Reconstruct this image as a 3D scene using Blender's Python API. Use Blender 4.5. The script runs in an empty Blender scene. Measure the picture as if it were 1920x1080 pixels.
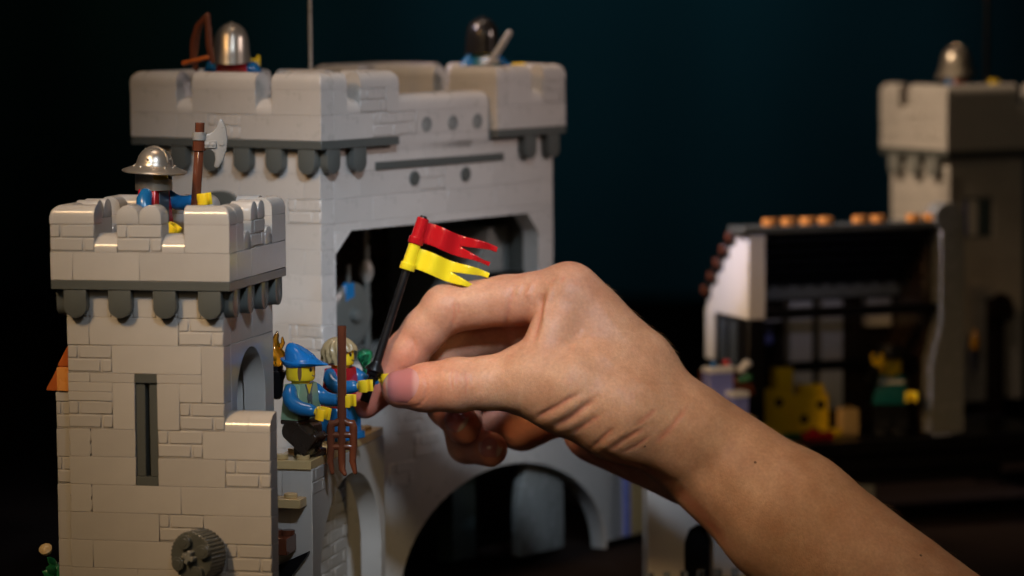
import bpy, bmesh, math, random
import numpy as np
from mathutils import Matrix, Vector

# ---------------------------------------------------------------- units: sizes below are millimetres, the scene is in metres
S = 0.001
PI = math.pi
sc = bpy.context.scene
COL = sc.collection
rng = random.Random(7)

# ---------------------------------------------------------------- camera
CAM = np.array([421.12, -1088.76, 100.77])
CR = np.array([0.97282674, 0.23138733, -0.00824821])
CU = np.array([-0.01224842, 0.0870052, 0.99613256])
CW = np.array([-0.23121009, 0.96896336, -0.08747511])
FPX = 6400.0
cd = bpy.data.cameras.new('camera')
cam = bpy.data.objects.new('camera', cd)
COL.objects.link(cam)
cd.sensor_width = 36.0
cd.lens = FPX / 1920 * 36.0
cd.clip_start, cd.clip_end = 0.05, 20.0
cd.dof.use_dof = True
cd.dof.focus_distance = 1.200
cd.dof.aperture_fstop = 8.0
cd.dof.aperture_blades = 0
cam.matrix_world = Matrix(((CR[0], CU[0], -CW[0], CAM[0]*S), (CR[1], CU[1], -CW[1], CAM[1]*S),
                           (CR[2], CU[2], -CW[2], CAM[2]*S), (0, 0, 0, 1)))
sc.camera = cam


def at(px, py, D):
    """the place (mm) seen at that pixel of the 1920 wide photograph, D mm in front of the camera"""
    return CAM + D*(CW + (px-960)/FPX*CR - (py-540)/FPX*CU)


# ---------------------------------------------------------------- light
wd = bpy.data.worlds.new('World')
sc.world = wd
wd.use_nodes = True
bg = wd.node_tree.nodes['Background']
bg.inputs[0].default_value = (0.5, 0.7, 1.0, 1)
bg.inputs[1].default_value = 0.0035


def lamp(name, kind, loc, target, power, color, size=0.2, spot=None, blend=1.0):
    d = bpy.data.lights.new(name, kind)
    d.energy = power
    d.color = color
    if kind == 'AREA':
        d.shape = 'DISK'
        d.size = size
    else:
        d.shadow_soft_size = size
    if kind == 'SPOT':
        d.spot_size = math.radians(spot)
        d.spot_blend = blend
    o = bpy.data.objects.new(name, d)
    COL.objects.link(o)
    o.location = Vector(loc)*S
    v = Vector(target)*S - o.location
    o.rotation_euler = v.to_track_quat('-Z', 'Y').to_euler()
    return o


lamp('key_spot_lamp', 'SPOT', (-330, -860, 940), (84, 50, 8), 25.0, (1.0, 0.80, 0.60), 0.11, 11.5, 1.0)
lamp('amber_spot_lamp', 'SPOT', (-300, -860, 760), (92, 55, -62), 52.0, (1.0, 0.61, 0.26), 0.10, 11.0, 1.0)
lamp('amber_top_lamp', 'SPOT', (-420, -760, 620), (50, 155, 72), 32.0, (1.0, 0.55, 0.20), 0.08, 8.5, 1.0)
lamp('overhead_lamp', 'SPOT', (60, 60, 900), (92, 74, 0), 46.0, (1.0, 0.88, 0.78), 0.26, 14.5, 1.0)
lamp('overhead_amber_lamp', 'SPOT', (210, 40, 900), (150, 80, 0), 17.0, (1.0, 0.47, 0.13), 0.20, 14.5, 1.0)
lamp('cool_spot_lamp', 'SPOT', (520, -820, 700), (94, 108, 4), 70.0, (0.72, 0.84, 1.0), 0.08, 11.0, 1.0)
lamp('keep_front_lamp', 'SPOT', (-60, -900, 620), (34, 170, -12), 26.0, (0.58, 0.78, 1.0), 0.06, 5.5, 1.0)
lamp('stage_lamp', 'SPOT', (1150, 100, 420), (125, 240, 66), 19.0, (1.0, 0.80, 0.76), 0.06, 15, 1.0)
lamp('low_side_lamp', 'SPOT', (900, -400, 130), (80, 165, -92), 6.0, (1.0, 0.74, 0.40), 0.06, 11.5, 1.0)
lamp('house_side_lamp', 'SPOT', (-150, 170, 430), (235, 430, 20), 16.6, (1.0, 0.72, 0.49), 0.04, 34, 1.0)
lamp('gable_lamp', 'SPOT', (-150, 170, 330), (190, 390, 0), 20.0, (0.66, 0.68, 1.0), 0.04, 11, 1.0)
lamp('gable_front_lamp', 'SPOT', (700, -600, 300), (205, 372, 12), 12.0, (0.74, 0.72, 1.0), 0.05, 4.5, 1.0)
lamp('added_room_fill', 'AREA', (350, -1500, 700), (200, 200, -50), 1.9, (1.0, 0.74, 0.44), 1.0)  # added fill behind the camera, stands in for the room's ambient light
lamp('added_curtain_wash', 'SPOT', (0, 900, 900), (-195, 2000, 0), 30.0, (0.20, 0.78, 1.0), 0.1, 36, 1.0)  # added teal spot, put in to brighten the middle of the backdrop
lamp('added_green_wash', 'SPOT', (-500, 1000, 900), (-640, 2000, 120), 5.0, (0.35, 1.0, 0.65), 0.1, 24, 1.0)  # added green spot, put in to tint the left of the backdrop
sc.view_settings.view_transform = 'Standard'
sc.view_settings.look = 'None'
sc.view_settings.exposure = 0.0
sc.view_settings.gamma = 1.0
sc.cycles.max_bounces = 8
sc.cycles.caustics_reflective = False
sc.cycles.caustics_refractive = False


# ---------------------------------------------------------------- materials
def mat_base(name):
    m = bpy.data.materials.new(name)
    m.use_nodes = True
    nt = m.node_tree
    return m, nt, nt.nodes['Principled BSDF']


def plastic(name, col, rough=0.2, vary=0.05, wave=0.012, coat=0.0, spec=0.5):
    m, nt, b = mat_base(name)
    N, L = nt.nodes, nt.links
    oi = N.new('ShaderNodeObjectInfo')
    tc = N.new('ShaderNodeTexCoord')
    nz = N.new('ShaderNodeTexNoise'); nz.inputs['Scale'].default_value = 190; nz.inputs['Detail'].default_value = 3
    L.new(tc.outputs['Object'], nz.inputs['Vector'])
    mr = N.new('ShaderNodeMapRange'); mr.inputs['To Min'].default_value = 1-vary; mr.inputs['To Max'].default_value = 1+vary
    L.new(oi.outputs['Random'], mr.inputs['Value'])
    mx = N.new('ShaderNodeMix'); mx.data_type = 'RGBA'; mx.blend_type = 'MULTIPLY'; mx.inputs[0].default_value = 1
    mx.inputs[6].default_value = (*col, 1)
    L.new(mr.outputs[0], mx.inputs[7])
    dn = N.new('ShaderNodeTexNoise'); dn.inputs['Scale'].default_value = 45; dn.inputs['Detail'].default_value = 6; dn.inputs['Roughness'].default_value = 0.6
    L.new(tc.outputs['Object'], dn.inputs['Vector'])
    dm = N.new('ShaderNodeMapRange'); dm.inputs['From Min'].default_value = 0.3; dm.inputs['From Max'].default_value = 0.7; dm.inputs['To Min'].default_value = 0.94; dm.inputs['To Max'].default_value = 1.04
    L.new(dn.outputs[0], dm.inputs[0])
    m3 = N.new('ShaderNodeMix'); m3.data_type = 'RGBA'; m3.blend_type = 'MULTIPLY'; m3.inputs[0].default_value = 1
    L.new(mx.outputs[2], m3.inputs[6]); L.new(dm.outputs[0], m3.inputs[7])
    L.new(m3.outputs[2], b.inputs['Base Color'])
    r2 = N.new('ShaderNodeMapRange'); r2.inputs['To Min'].default_value = rough*0.75; r2.inputs['To Max'].default_value = rough*1.35
    L.new(nz.outputs[0], r2.inputs['Value']); L.new(r2.outputs[0], b.inputs['Roughness'])
    n2 = N.new('ShaderNodeTexNoise'); n2.inputs['Scale'].default_value = 75; n2.inputs['Detail'].default_value = 1
    L.new(tc.outputs['Object'], n2.inputs['Vector'])
    bp = N.new('ShaderNodeBump'); bp.inputs['Strength'].default_value = 1.0; bp.inputs['Distance'].default_value = wave*S
    L.new(n2.outputs[0], bp.inputs['Height']); L.new(bp.outputs[0], b.inputs['Normal'])
    b.inputs['Specular IOR Level'].default_value = spec
    return m


M = {}
M['grey'] = plastic('light_grey_plastic', (0.43, 0.41, 0.38), 0.18, 0.055, 0.005)
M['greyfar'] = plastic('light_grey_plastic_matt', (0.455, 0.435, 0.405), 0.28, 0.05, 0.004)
M['dgrey'] = plastic('dark_grey_plastic', (0.085, 0.092, 0.085), 0.22)
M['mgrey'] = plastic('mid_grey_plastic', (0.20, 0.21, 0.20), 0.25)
M['tan'] = plastic('tan_plastic', (0.50, 0.36, 0.17), 0.2)
M['brown'] = plastic('reddish_brown_plastic', (0.115, 0.036, 0.018), 0.16)
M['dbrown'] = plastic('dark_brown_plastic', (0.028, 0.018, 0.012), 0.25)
M['yellow'] = plastic('yellow_plastic', (0.80, 0.56, 0.02), 0.16)
M['flagyellow'] = plastic('flag_yellow_plastic', (0.82, 0.66, 0.02), 0.17, 0.0, 0.02)
M['flagred'] = plastic('flag_red_plastic', (0.46, 0.010, 0.014), 0.14, 0.0, 0.02)
M['red'] = plastic('red_plastic', (0.42, 0.012, 0.02), 0.18)
M['blue'] = plastic('blue_plastic', (0.012, 0.13, 0.33), 0.22)
M['hatblue'] = plastic('azure_plastic', (0.010, 0.17, 0.50), 0.25)
M['sand'] = plastic('sand_green_plastic', (0.21, 0.33, 0.21), 0.22)
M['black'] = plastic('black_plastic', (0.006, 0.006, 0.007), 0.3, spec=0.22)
M['ink'] = plastic('black_print', (0.012, 0.010, 0.010), 0.3)
M['brownink'] = plastic('brown_print', (0.16, 0.08, 0.04), 0.3)
M['whiteink'] = plastic('white_print', (0.75, 0.75, 0.75), 0.3)
M['hair'] = plastic('dark_tan_plastic', (0.36, 0.27, 0.14), 0.22)
M['orange'] = plastic('dark_orange_plastic', (0.42, 0.105, 0.022), 0.22)
M['orange2'] = plastic('orange_plastic', (0.60, 0.25, 0.06), 0.25)
M['white'] = plastic('white_plastic', (0.72, 0.72, 0.72), 0.2)
M['green'] = plastic('green_plastic', (0.02, 0.17, 0.06), 0.2)
M['teal'] = plastic('teal_plastic', (0.01, 0.13, 0.15), 0.25)
M['axe'] = plastic('flat_silver_plastic', (0.27, 0.26, 0.24), 0.28)
M['slate'] = plastic('slate_blue_plastic', (0.045, 0.075, 0.085), 0.3)
M['violet'] = plastic('violet_blue_plastic', (0.22, 0.25, 0.62), 0.25)


def metal(name, col, rough):
    m, nt, b = mat_base(name)
    N, L = nt.nodes, nt.links
    tc = N.new('ShaderNodeTexCoord')
    nz = N.new('ShaderNodeTexNoise'); nz.inputs['Scale'].default_value = 400; nz.inputs['Detail'].default_value = 4
    L.new(tc.outputs['Object'], nz.inputs['Vector'])
    cr = N.new('ShaderNodeMapRange'); cr.inputs['To Min'].default_value = rough*0.8; cr.inputs['To Max'].default_value = rough*1.3
    L.new(nz.outputs[0], cr.inputs['Value']); L.new(cr.outputs[0], b.inputs['Roughness'])
    b.inputs['Base Color'].default_value = (*col, 1)
    b.inputs['Metallic'].default_value = 0.75
    return m


M['metal'] = metal('pearl_metal_plastic', (0.40, 0.36, 0.30), 0.3)
M['metaldark'] = metal('black_metal_plastic', (0.05, 0.045, 0.04), 0.2)


def clear(name, col, rough=0.05):
    m, nt, b = mat_base(name)
    b.inputs['Base Color'].default_value = (*col, 1)
    b.inputs['Transmission Weight'].default_value = 0.9
    b.inputs['Roughness'].default_value = rough
    b.inputs['IOR'].default_value = 1.45
    return m


M['flame'] = clear('clear_orange_plastic', (1.0, 0.42, 0.02))
M['greenclear'] = clear('clear_green_plastic', (0.05, 0.5, 0.22))
M['glass'] = clear('clear_blue_window', (0.5, 0.65, 0.85))


def cloth(name, col):
    m, nt, b = mat_base(name)
    N, L = nt.nodes, nt.links
    tc = N.new('ShaderNodeTexCoord')
    nz = N.new('ShaderNodeTexNoise'); nz.inputs['Scale'].default_value = 3; nz.inputs['Detail'].default_value = 6
    L.new(tc.outputs['Object'], nz.inputs['Vector'])
    mx = N.new('ShaderNodeMix'); mx.data_type = 'RGBA'
    mx.inputs[6].default_value = (*[c*0.7 for c in col], 1); mx.inputs[7].default_value = (*[c*1.3 for c in col], 1)
    L.new(nz.outputs[0], mx.inputs[0]); L.new(mx.outputs[2], b.inputs['Base Color'])
    b.inputs['Roughness'].default_value = 0.95
    b.inputs['Specular IOR Level'].default_value = 0.05
    return m


M['curtain'] = cloth('dark_curtain_cloth', (0.016, 0.030, 0.033))
M['table'] = cloth('dark_table_board', (0.012, 0.008, 0.007))


# ---------------------------------------------------------------- mesh building
class MB:
    def __init__(self):
        self.v, self.f = [], []

    def add(self, vs, fs, mtx=None):
        o = len(self.v)
        if mtx is not None:
            vs = [tuple(mtx @ Vector(p)) for p in vs]
        self.v += [tuple(map(float, p)) for p in vs]
        self.f += [tuple(i+o for i in f) for f in fs]
        return self

    def box(self, x0, y0, z0, x1, y1, z1, b=0.0, mtx=None):
        if b <= 0:
            vs = [(x, y, z) for z in (z0, z1) for y in (y0, y1) for x in (x0, x1)]
            fs = [(0, 2, 3, 1), (4, 5, 7, 6), (0, 1, 5, 4), (2, 6, 7, 3), (0, 4, 6, 2), (1, 3, 7, 5)]
            return self.add(vs, fs, mtx)
        b = min(b, (x1-x0)/2.01, (y1-y0)/2.01, (z1-z0)/2.01)
        c = ((x0, x1), (y0, y1), (z0, z1))
        vs, idx = [], {}
        for i in (0, 1):
            for j in (0, 1):
                for k in (0, 1):
                    s = (1 if i == 0 else -1, 1 if j == 0 else -1, 1 if k == 0 else -1)
                    P = (c[0][i], c[1][j], c[2][k])
                    for a in range(3):   # the corner vertex lying in the face normal to axis a
                        q = [P[t]+(0 if t == a else s[t]*b) for t in range(3)]
                        idx[(i, j, k, a)] = len(vs); vs.append(tuple(q))
        fs = []
        for a in range(3):
            o1, o2 = [t for t in range(3) if t != a]
            for e in (0, 1):
                loop = []
                for (p, q) in ((0, 0), (1, 0), (1, 1), (0, 1)):
                    key = [0, 0, 0]; key[a] = e; key[o1] = p; key[o2] = q
                    loop.append(idx[(*key, a)])
                fs.append(tuple(loop))
        for a in range(3):               # edges running along axis a
            o1, o2 = [t for t in range(3) if t != a]
            for p in (0, 1):
                for q in (0, 1):
                    k0 = [0, 0, 0]; k1 = [0, 0, 0]
                    k0[a], k1[a] = 0, 1
                    for k in (k0, k1):
                        k[o1], k[o2] = p, q
                    fs.append((idx[(*k0, o1)], idx[(*k1, o1)], idx[(*k1, o2)], idx[(*k0, o2)]))
        for i in (0, 1):
            for j in (0, 1):
                for k in (0, 1):
                    fs.append(tuple(idx[(i, j, k, a)] for a in range(3)))
        return self.add(vs, fs, mtx)

    def lathe(self, prof, n=28, mtx=None, sx=1.0, sy=1.0):
        vs, fs = [], []
        for (r, z) in prof:
            for k in range(n):
                a = 2*PI*k/n
                vs.append((r*math.cos(a)*sx, r*math.sin(a)*sy, z))
        m = len(prof)
        for i in range(m-1):
            for k in range(n):
                k2 = (k+1) % n
                fs.append((i*n+k, i*n+k2, (i+1)*n+k2, (i+1)*n+k))
        if prof[0][0] > 1e-6:
            fs.append(tuple(range(n))[::-1])
        if prof[-1][0] > 1e-6:
            fs.append(tuple((m-1)*n+k for k in range(n)))
        return self.add(vs, fs, mtx)

    def cyl(self, p0, p1, r0, r1=None, n=16, bev=0.0):
        r1 = r0 if r1 is None else r1
        p0, p1 = Vector(p0), Vector(p1)
        d = p1-p0
        q = d.to_track_quat('Z', 'Y').to_matrix().to_4x4()
        h = d.length
        pr = [(r0, 0), (r1, h)] if bev <= 0 else [(r0-bev, 0), (r0, bev), (r1, h-bev), (r1-bev, h)]
        return self.lathe(pr, n, Matrix.Translation(p0) @ q)

    def tube(self, pts, rad, n=14, cap=True, flat=None):
        """sweep of circles along pts with the radius of each point; round ends"""
        P = [Vector(p) for p in pts]
        R = list(rad)
        T = []
        for i in range(len(P)):
            a = P[max(0, i-1)]; b = P[min(len(P)-1, i+1)]
            T.append((b-a).normalized())
        if cap:
            h0 = [(P[0]-T[0]*R[0]*math.sin(t), R[0]*math.cos(t), T[0]) for t in (1.35, 1.0, 0.5)]
            h1 = [(P[-1]+T[-1]*R[-1]*math.sin(t), R[-1]*math.cos(t), T[-1]) for t in (0.5, 1.0, 1.35)]
            seq = h0+[(p, r, t) for p, r, t in zip(P, R, T)]+h1
        else:
            seq = [(p, r, t) for p, r, t in zip(P, R, T)]
        up = Vector((0, 0, 1)) if abs(seq[0][2].z) < 0.9 else Vector((0, 1, 0))
        X = (up - seq[0][2]*up.dot(seq[0][2])).normalized()
        vs, fs = [], []
        for (p, r, t) in seq:
            X = (X-t*X.dot(t)).normalized()
            Y = t.cross(X)
            for k in range(n):
                a = 2*PI*k/n
                vs.append(tuple(p+X*(r*math.cos(a))+Y*(r*math.sin(a)*(flat or 1))))
        for i in range(len(seq)-1):
            for k in range(n):
                k2 = (k+1) % n
                fs.append((i*n+k, i*n+k2, (i+1)*n+k2, (i+1)*n+k))
        fs.append(tuple(range(n))[::-1]); fs.append(tuple((len(seq)-1)*n+k for k in range(n)))
        return self.add(vs, fs)

    def prism(self, poly, h, mtx=None, holes=None):
        """polygon in local XY, extruded 0..h along local Z"""
        n = len(poly)
        vs = [(x, y, 0) for x, y in poly]+[(x, y, h) for x, y in poly]
        fs = [tuple(range(n))[::-1], tuple(range(n, 2*n))]
        for k in range(n):
            k2 = (k+1) % n
            fs.append((k, k2, n+k2, n+k))
        return self.add(vs, fs, mtx)

    def height(self, x0, y0, x1, y1, z0, fn, nx, ny, mtx=None):
        """solid with a flat underside at z0 and the top z = fn(x, y)"""
        vs, fs = [], []
        for j in range(ny+1):
            for i in range(nx+1):
                x = x0+(x1-x0)*i/nx; y = y0+(y1-y0)*j/ny
                vs.append((x, y, fn(x, y)))
        W = nx+1
        for j in range(ny):
            for i in range(nx):
                a = j*W+i
                fs.append((a, a+1, a+W+1, a+W))
        ring = [i for i in range(W)]+[j*W+nx for j in range(1, ny+1)]+[ny*W+i for i in range(nx-1, -1, -1)]+[j*W for j in range(ny-1, 0, -1)]
        o = len(vs)
        for a in ring:
            vs.append((vs[a][0], vs[a][1], z0))
        m = len(ring)
        for k in range(m):
            k2 = (k+1) % m
            fs.append((ring[k], o+k, o+k2, ring[k2]))
        fs.append(tuple(o+k for k in range(m))[::-1])
        return self.add(vs, fs, mtx)

    def mesh(self, name, mat, bev=0.0, sharp=40, seg=1):
        me = bpy.data.meshes.new(name)
        me.from_pydata([(x*S, y*S, z*S) for x, y, z in self.v], [], self.f)
        bm = bmesh.new(); bm.from_mesh(me)
        bmesh.ops.remove_doubles(bm, verts=bm.verts, dist=1e-7)
        bmesh.ops.recalc_face_normals(bm, faces=bm.faces)
        if bev > 0:
            ed = [e for e in bm.edges if e.is_manifold and e.calc_face_angle(0) > math.radians(35)]
            bmesh.ops.bevel(bm, geom=ed, offset=bev*S, segments=seg, affect='EDGES', clamp_overlap=True, profile=0.5)
        bm.to_mesh(me); bm.free()
        for p in me.polygons:
            p.use_smooth = True
        me.set_sharp_from_angle(angle=math.radians(sharp))
        me.materials.append(M[mat] if isinstance(mat, str) else mat)
        return me


OFF = {}


def put(name, me, parent=None, loc=(0, 0, 0), rot=(0, 0, 0)):
    o = bpy.data.objects.new(name, me)
    COL.objects.link(o)
    l = Vector(loc)
    if parent is not None:
        o.parent = parent
        l = l+OFF.get(parent.name, Vector((0, 0, 0)))
    o.location = l*S
    o.rotation_euler = rot
    return o


def part(name, mb, mat, parent, bev=0.0, loc=(0, 0, 0), rot=(0, 0, 0), sharp=40, seg=1):
    return put(name, mb.mesh(name, mat, bev, sharp, seg), parent, loc, rot)


def tag(o, label=None, cat=None, group=None, kind=None):
    if label: o['label'] = label
    if cat: o['category'] = cat
    if group: o['group'] = group
    if kind: o['kind'] = kind
    return o


def thing(name, label, cat, loc=(0, 0, 0), rz=0.0, group=None, off=(0, 0, 0)):
    o = bpy.data.objects.new(name, None)
    COL.objects.link(o)
    o.empty_display_size = 0.01
    o.location = Vector(loc)*S
    o.rotation_euler = (0, 0, rz)
    OFF[o.name] = Vector(off)
    return tag(o, label, cat, group)


# ---------------------------------------------------------------- toy brick shapes (one shared mesh per size)
CACHE = {}
GAP, BEV = 0.025, 0.16


def brick_mesh(w, h, d, mat):
    k = ('b', round(w, 2), round(h, 2), round(d, 2), mat)
    if k not in CACHE:
        CACHE[k] = MB().box(GAP, GAP, GAP, w-GAP, d-GAP, h-GAP, 0.10 if mat == 'greyfar' else BEV).mesh('brick', mat)
    return CACHE[k]


def profile_mesh(w, h, d, mat):
    """masonry brick: plain body, four raised stones with grooves between"""
    k = ('p', w, h, d, mat)
    if k not in CACHE:
        mb = MB().box(GAP, 0.45, GAP, w-GAP, d-GAP, h-GAP, 0.15)
        g = 0.36
        s = w*0.245
        hh = h/2
        for (a, b, c, e) in ((0.12, s-g, hh+g*0.9, h-0.2), (s+g, w-0.12, hh+g*0.9, h-0.2), (0.12, w-s-g, 0.55, hh-g*0.3), (w-s+g, w-0.12, 0.55, hh-g*0.3)):
            mb.box(a, 0.02, c, b, 1.2, e, 0.27)
        CACHE[k] = mb.mesh('brick', mat)
    return CACHE[k]


def notched_mesh(w, h, d, mat):
    k = ('n', w, h, d, mat)
    if k not in CACHE:
        mb = MB().box(0.35, GAP, GAP, w-0.35, d-GAP, h-GAP, BEV)
        for (z0, z1) in ((0.9, h/2-0.6), (h/2+0.6, h-0.9)):
            mb.box(GAP, 0.1, z0, w-GAP, d-0.3, z1, 0.15)
        CACHE[k] = mb.mesh('brick', mat)
    return CACHE[k]


def cap_mesh(w, ends, mat, d=8.0, h=6.4, inner=True):
    """coping stone with a half-round top; ends says which ends are rounded as well"""
    k = ('c', w, ends, mat, d, h, inner)
    if k not in CACHE:
        r = 4.0
        x0, x1, y0, y1 = GAP, w-GAP, GAP, d-GAP

        def fn(x, y):
            t = min(y-y0, (y1-y) if inner else 99)
            if 'l' in ends: t = min(t, x-x0)
            if 'r' in ends: t = min(t, x1-x)
            t = max(0.0, min(r, t))
            return h-r+math.sqrt(max(0, r*r-(r-t)**2))*0.995
        # sample finely where the profile turns
        me = MB()
        nx, ny = max(8, int(w*2.5)), 32
        me.height(x0, y0, x1, y1, GAP, fn, nx, ny)
        CACHE[k] = me.mesh('coping_stone', mat, 0, 50)
    return CACHE[k]


def tomb_mesh(mat, w=8.0, h=6.4, d=8.0, down=False, bev=0.25):
    """round-ended block: round at the top (or at the bottom), its face towards -Y"""
    k = ('t', mat, w, h, d, down)
    if k not in CACHE:
        r = w/2-0.05
        poly = [(-r, 0), (r, 0)]+[(r*math.cos(a), h-r+r*math.sin(a)) for a in np.linspace(0, PI, 19)]
        if down:
            poly = [(x, h-z) for x, z in poly]
        m = Matrix(((1, 0, 0, w/2), (0, 0, 1, 0.04), (0, 1, 0, 0), (0, 0, 0, 1)))
        CACHE[k] = MB().prism(poly, d-0.08, m).mesh('round_block', mat, bev, 40, 2)
    return CACHE[k]


def quarter_mesh(mat, d=8.0, h=6.2):
    k = ('q', mat, d, h)
    if k not in CACHE:
        def fn(x, y):
            t = max(0, min(1, y/d))
            return 0.9+(h-0.9)*math.sqrt(max(0, 1-(1-t)**2))
        CACHE[k] = MB().height(GAP, GAP, 8-GAP, d-GAP, GAP, fn, 4, 24).mesh('curved_slope', mat, 0, 50)
    return CACHE[k]


class Face:
    """a run of bricks along one face: local x runs along the face, y into it"""
    def __init__(self, parent, ox, oy, rz, mat='grey'):
        self.p, self.o, self.rz, self.mat = parent, (ox, oy), rz, mat

    def pos(self, x, y, z):
        c, s = math.cos(self.rz), math.sin(self.rz)
        return (self.o[0]+x*c-y*s, self.o[1]+x*s+y*c, z)

    def put(self, name, me, x, z, y=0.0):
        return put(name, me, self.p, self.pos(x, y, z), (0, 0, self.rz))

    def b(self, x, w, z, h=9.6, d=8.0, mat=None, y=0.0, name='brick'):
        return self.put(name, brick_mesh(w, h, d, mat or self.mat), x, z, y)

    def p_(self, x, z, w=16.0, h=9.6, mat=None, y=0.0):
        return self.put('brick', profile_mesh(w, h, 8.0, mat or self.mat), x, z, y)

    def n(self, x, z):
        return self.put('brick', notched_mesh(8.0, 9.6, 8.0, self.mat), x, z)

    def cap(self, x, w, z, ends='', inner=True):
        return self.put('coping_stone', cap_mesh(w, ends, self.mat, inner=inner), x, z)

    def tomb(self, x, z, mat=None, h=6.4, d=8.0, down=False, y=0.0, name='round_block', w=8.0):
        return self.put(name, tomb_mesh(mat or self.mat, w, h, d, down), x, z, y)

    def q(self, x, z):
        return self.put('curved_slope', quarter_mesh(self.mat), x, z)

    def course(self, x0, x1, z, h=9.6, mat=None, lens=(16, 24, 32, 16, 32), d=8.0):
        x = x0
        while x1-x > 0.5:
            w = min(rng.choice(lens), x1-x)
            if 0 < x1-x-w < 7.9:
                w = x1-x
            self.b(x, w, z, h, d, mat)
            x += w


def stud(mb, x, y, z, r=2.4, h=1.7, n=16):
    mb.cyl((x, y, z-0.1), (x, y, z+h), r, r, n, 0.2)
    return mb


GROUND = -134.4
# ================================================================ setting: table, curtain
tag(part('table_top', MB().box(-900, -420, GROUND-40, 1500, 1500, GROUND-3.4, 3), 'table', None), kind='structure')
mb = MB()
NX, vs, fs = 220, [], []
for i in range(NX+1):
    x = -1600+3400*i/NX
    y = 2000+26*math.sin(x*0.021)+17*math.sin(x*0.0137+1)+60*math.sin(x*0.0029)
    vs += [(x, y, -700), (x, y, 1100)]
for i in range(NX):
    fs.append((2*i, 2*i+2, 2*i+3, 2*i+1))
mb.add(vs, fs)
cu = part('curtain_backdrop', mb, 'curtain', None, sharp=80)
sm = cu.modifiers.new('cloth', 'SOLIDIFY'); sm.thickness = 0.004
tag(cu, kind='structure')

# ================================================================ front tower
TW = thing('castle_tower', 'square grey toy castle tower with arrow slit and battlements, nearest the camera', 'castle tower',
           (0, 0, GROUND), 0, None, (0, 0, -GROUND))
bp = MB().box(-40, 0, -3.2, 84, 130, 0, 0.2)
for i in range(14):
    for j in range(3):
        stud(bp, -36+8*i, 4+8*j, 0)
# --- parapet
F = Face(TW, 0, 0, 0)                       # front run
R = Face(TW, 64, 0, PI/2)                   # right run
B = Face(TW, 64, 64, PI)                    # rear run
L = Face(TW, 0, 64, -PI/2)                  # left run
part('parapet_plate', MB().box(0.05, 0.05, 0.02, 63.95, 63.95, 3.18, 0.2), 'dgrey', TW)
part('tower_deck', MB().box(8, 8, 3.3, 56, 56, 6.4, 0.1), 'dgrey', TW)
for (x, w) in ((0, 8), (8, 24), (32, 32)):
    F.b(x, w, 3.2)
R.b(8, 16, 3.2); R.b(24, 40, 3.2); B.b(8, 56, 3.2); L.b(8, 48, 3.2)
F.p_(0, 12.8); F.q(16, 12.8); F.p_(24, 12.8); F.q(40, 12.8); F.b(48, 16, 12.8)
F.cap(0, 16, 22.4, 'l'); F.tomb(24, 22.4); F.tomb(32, 22.4); F.cap(48, 16, 22.4, 'r')
R.b(8, 8, 12.8); R.tomb(16, 12.8); R.p_(24, 12.8); R.tomb(40, 12.8); R.b(48, 16, 12.8)
R.cap(8, 8, 22.4, ''); R.tomb(24, 22.4); R.tomb(32, 22.4); R.cap(48, 16, 22.4, 'r')
B.b(8, 8, 12.8); B.tomb(16, 12.8); B.p_(24, 12.8); B.tomb(40, 12.8); B.b(48, 16, 12.8)
B.cap(8, 8, 22.4, ''); B.tomb(24, 22.4); B.tomb(32, 22.4); B.cap(48, 16, 22.4, 'r')
L.b(8, 8, 12.8); L.tomb(16, 12.8); L.p_(24, 12.8); L.tomb(40, 12.8); L.b(48, 8, 12.8)
L.cap(8, 8, 22.4, ''); L.tomb(24, 22.4); L.tomb(32, 22.4); L.cap(48, 8, 22.4, '')

# --- body, seven studs wide (nine below the step)
F = Face(TW, 4, 4, 0)
R = Face(TW, 60, 4, PI/2)
row = lambda k: -9.6*k
for i in range(7):
    F.b(8*i, 8, row(1))
F.b(0, 8, row(2)); F.b(8, 32, row(2)); F.p_(40, row(2))
F.p_(0, row(3)); F.b(16, 32, row(3)); F.b(48, 8, row(4), 19.2)
F.b(0, 8, -32, 3.2); F.b(8, 16, -32, 3.2)
F.b(0, 16, -35.2, 3.2); F.b(0, 16, -38.4, 3.2)
F.b(16, 8, row(5), 16); F.b(32, 16, -32, 3.2); F.b(32, 8, row(5), 16); F.b(40, 8, -38.4, 6.4)
F.p_(0, row(5)); F.p_(40, row(5))
F.n(0, row(6)); F.b(8, 16, row(6)); F.p_(32, row(6)); F.b(48, 24, row(6))
F.b(0, 24, row(7)); F.b(32, 24, row(7)); F.p_(56, row(7))
F.n(0, row(8)); F.b(8, 32, row(8)); F.b(40, 32, row(8))
F.b(0, 32, row(9)); F.p_(32, row(9)); F.b(48, 24, row(9))
F.b(0, 8, row(10)); F.b(8, 32, row(10)); F.b(40, 16, row(10)); F.p_(56, row(10))
F.b(0, 24, row(11)); F.b(24, 32, row(11)); F.p_(56, row(11))
for k in (12, 13, 14):
    F.course(0, 72, row(k))
for i in (7, 8):                            # curved coping on the step
    F.put('curved_slope', quarter_mesh('grey', 8.0, 6.4), 8*i, -48.0)
# arrow slit
sl = put('arrow_slit', brick_mesh(8, 3.2, 8, 'dgrey'), TW, F.pos(24, 0, -32), (0, 0, 0))
put('sill', brick_mesh(8, 3.2, 8, 'dgrey'), sl, (0, 0, -35.2))
j1 = MB().prism([(0.1, 0.9), (0.1, 7.9), (3.9, 7.9), (3.4, 0.9)], 32.0 - 0.08)
j2 = MB().prism([(4.95, 0.9), (4.6, 7.9), (7.9, 7.9), (7.9, 0.9)], 32.0 - 0.08)
part('jamb', j1, 'dgrey', sl, 0.2, (0, 0, -32)); part('jamb', j2, 'dgrey', sl, 0.2, (0, 0, -32))
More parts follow.
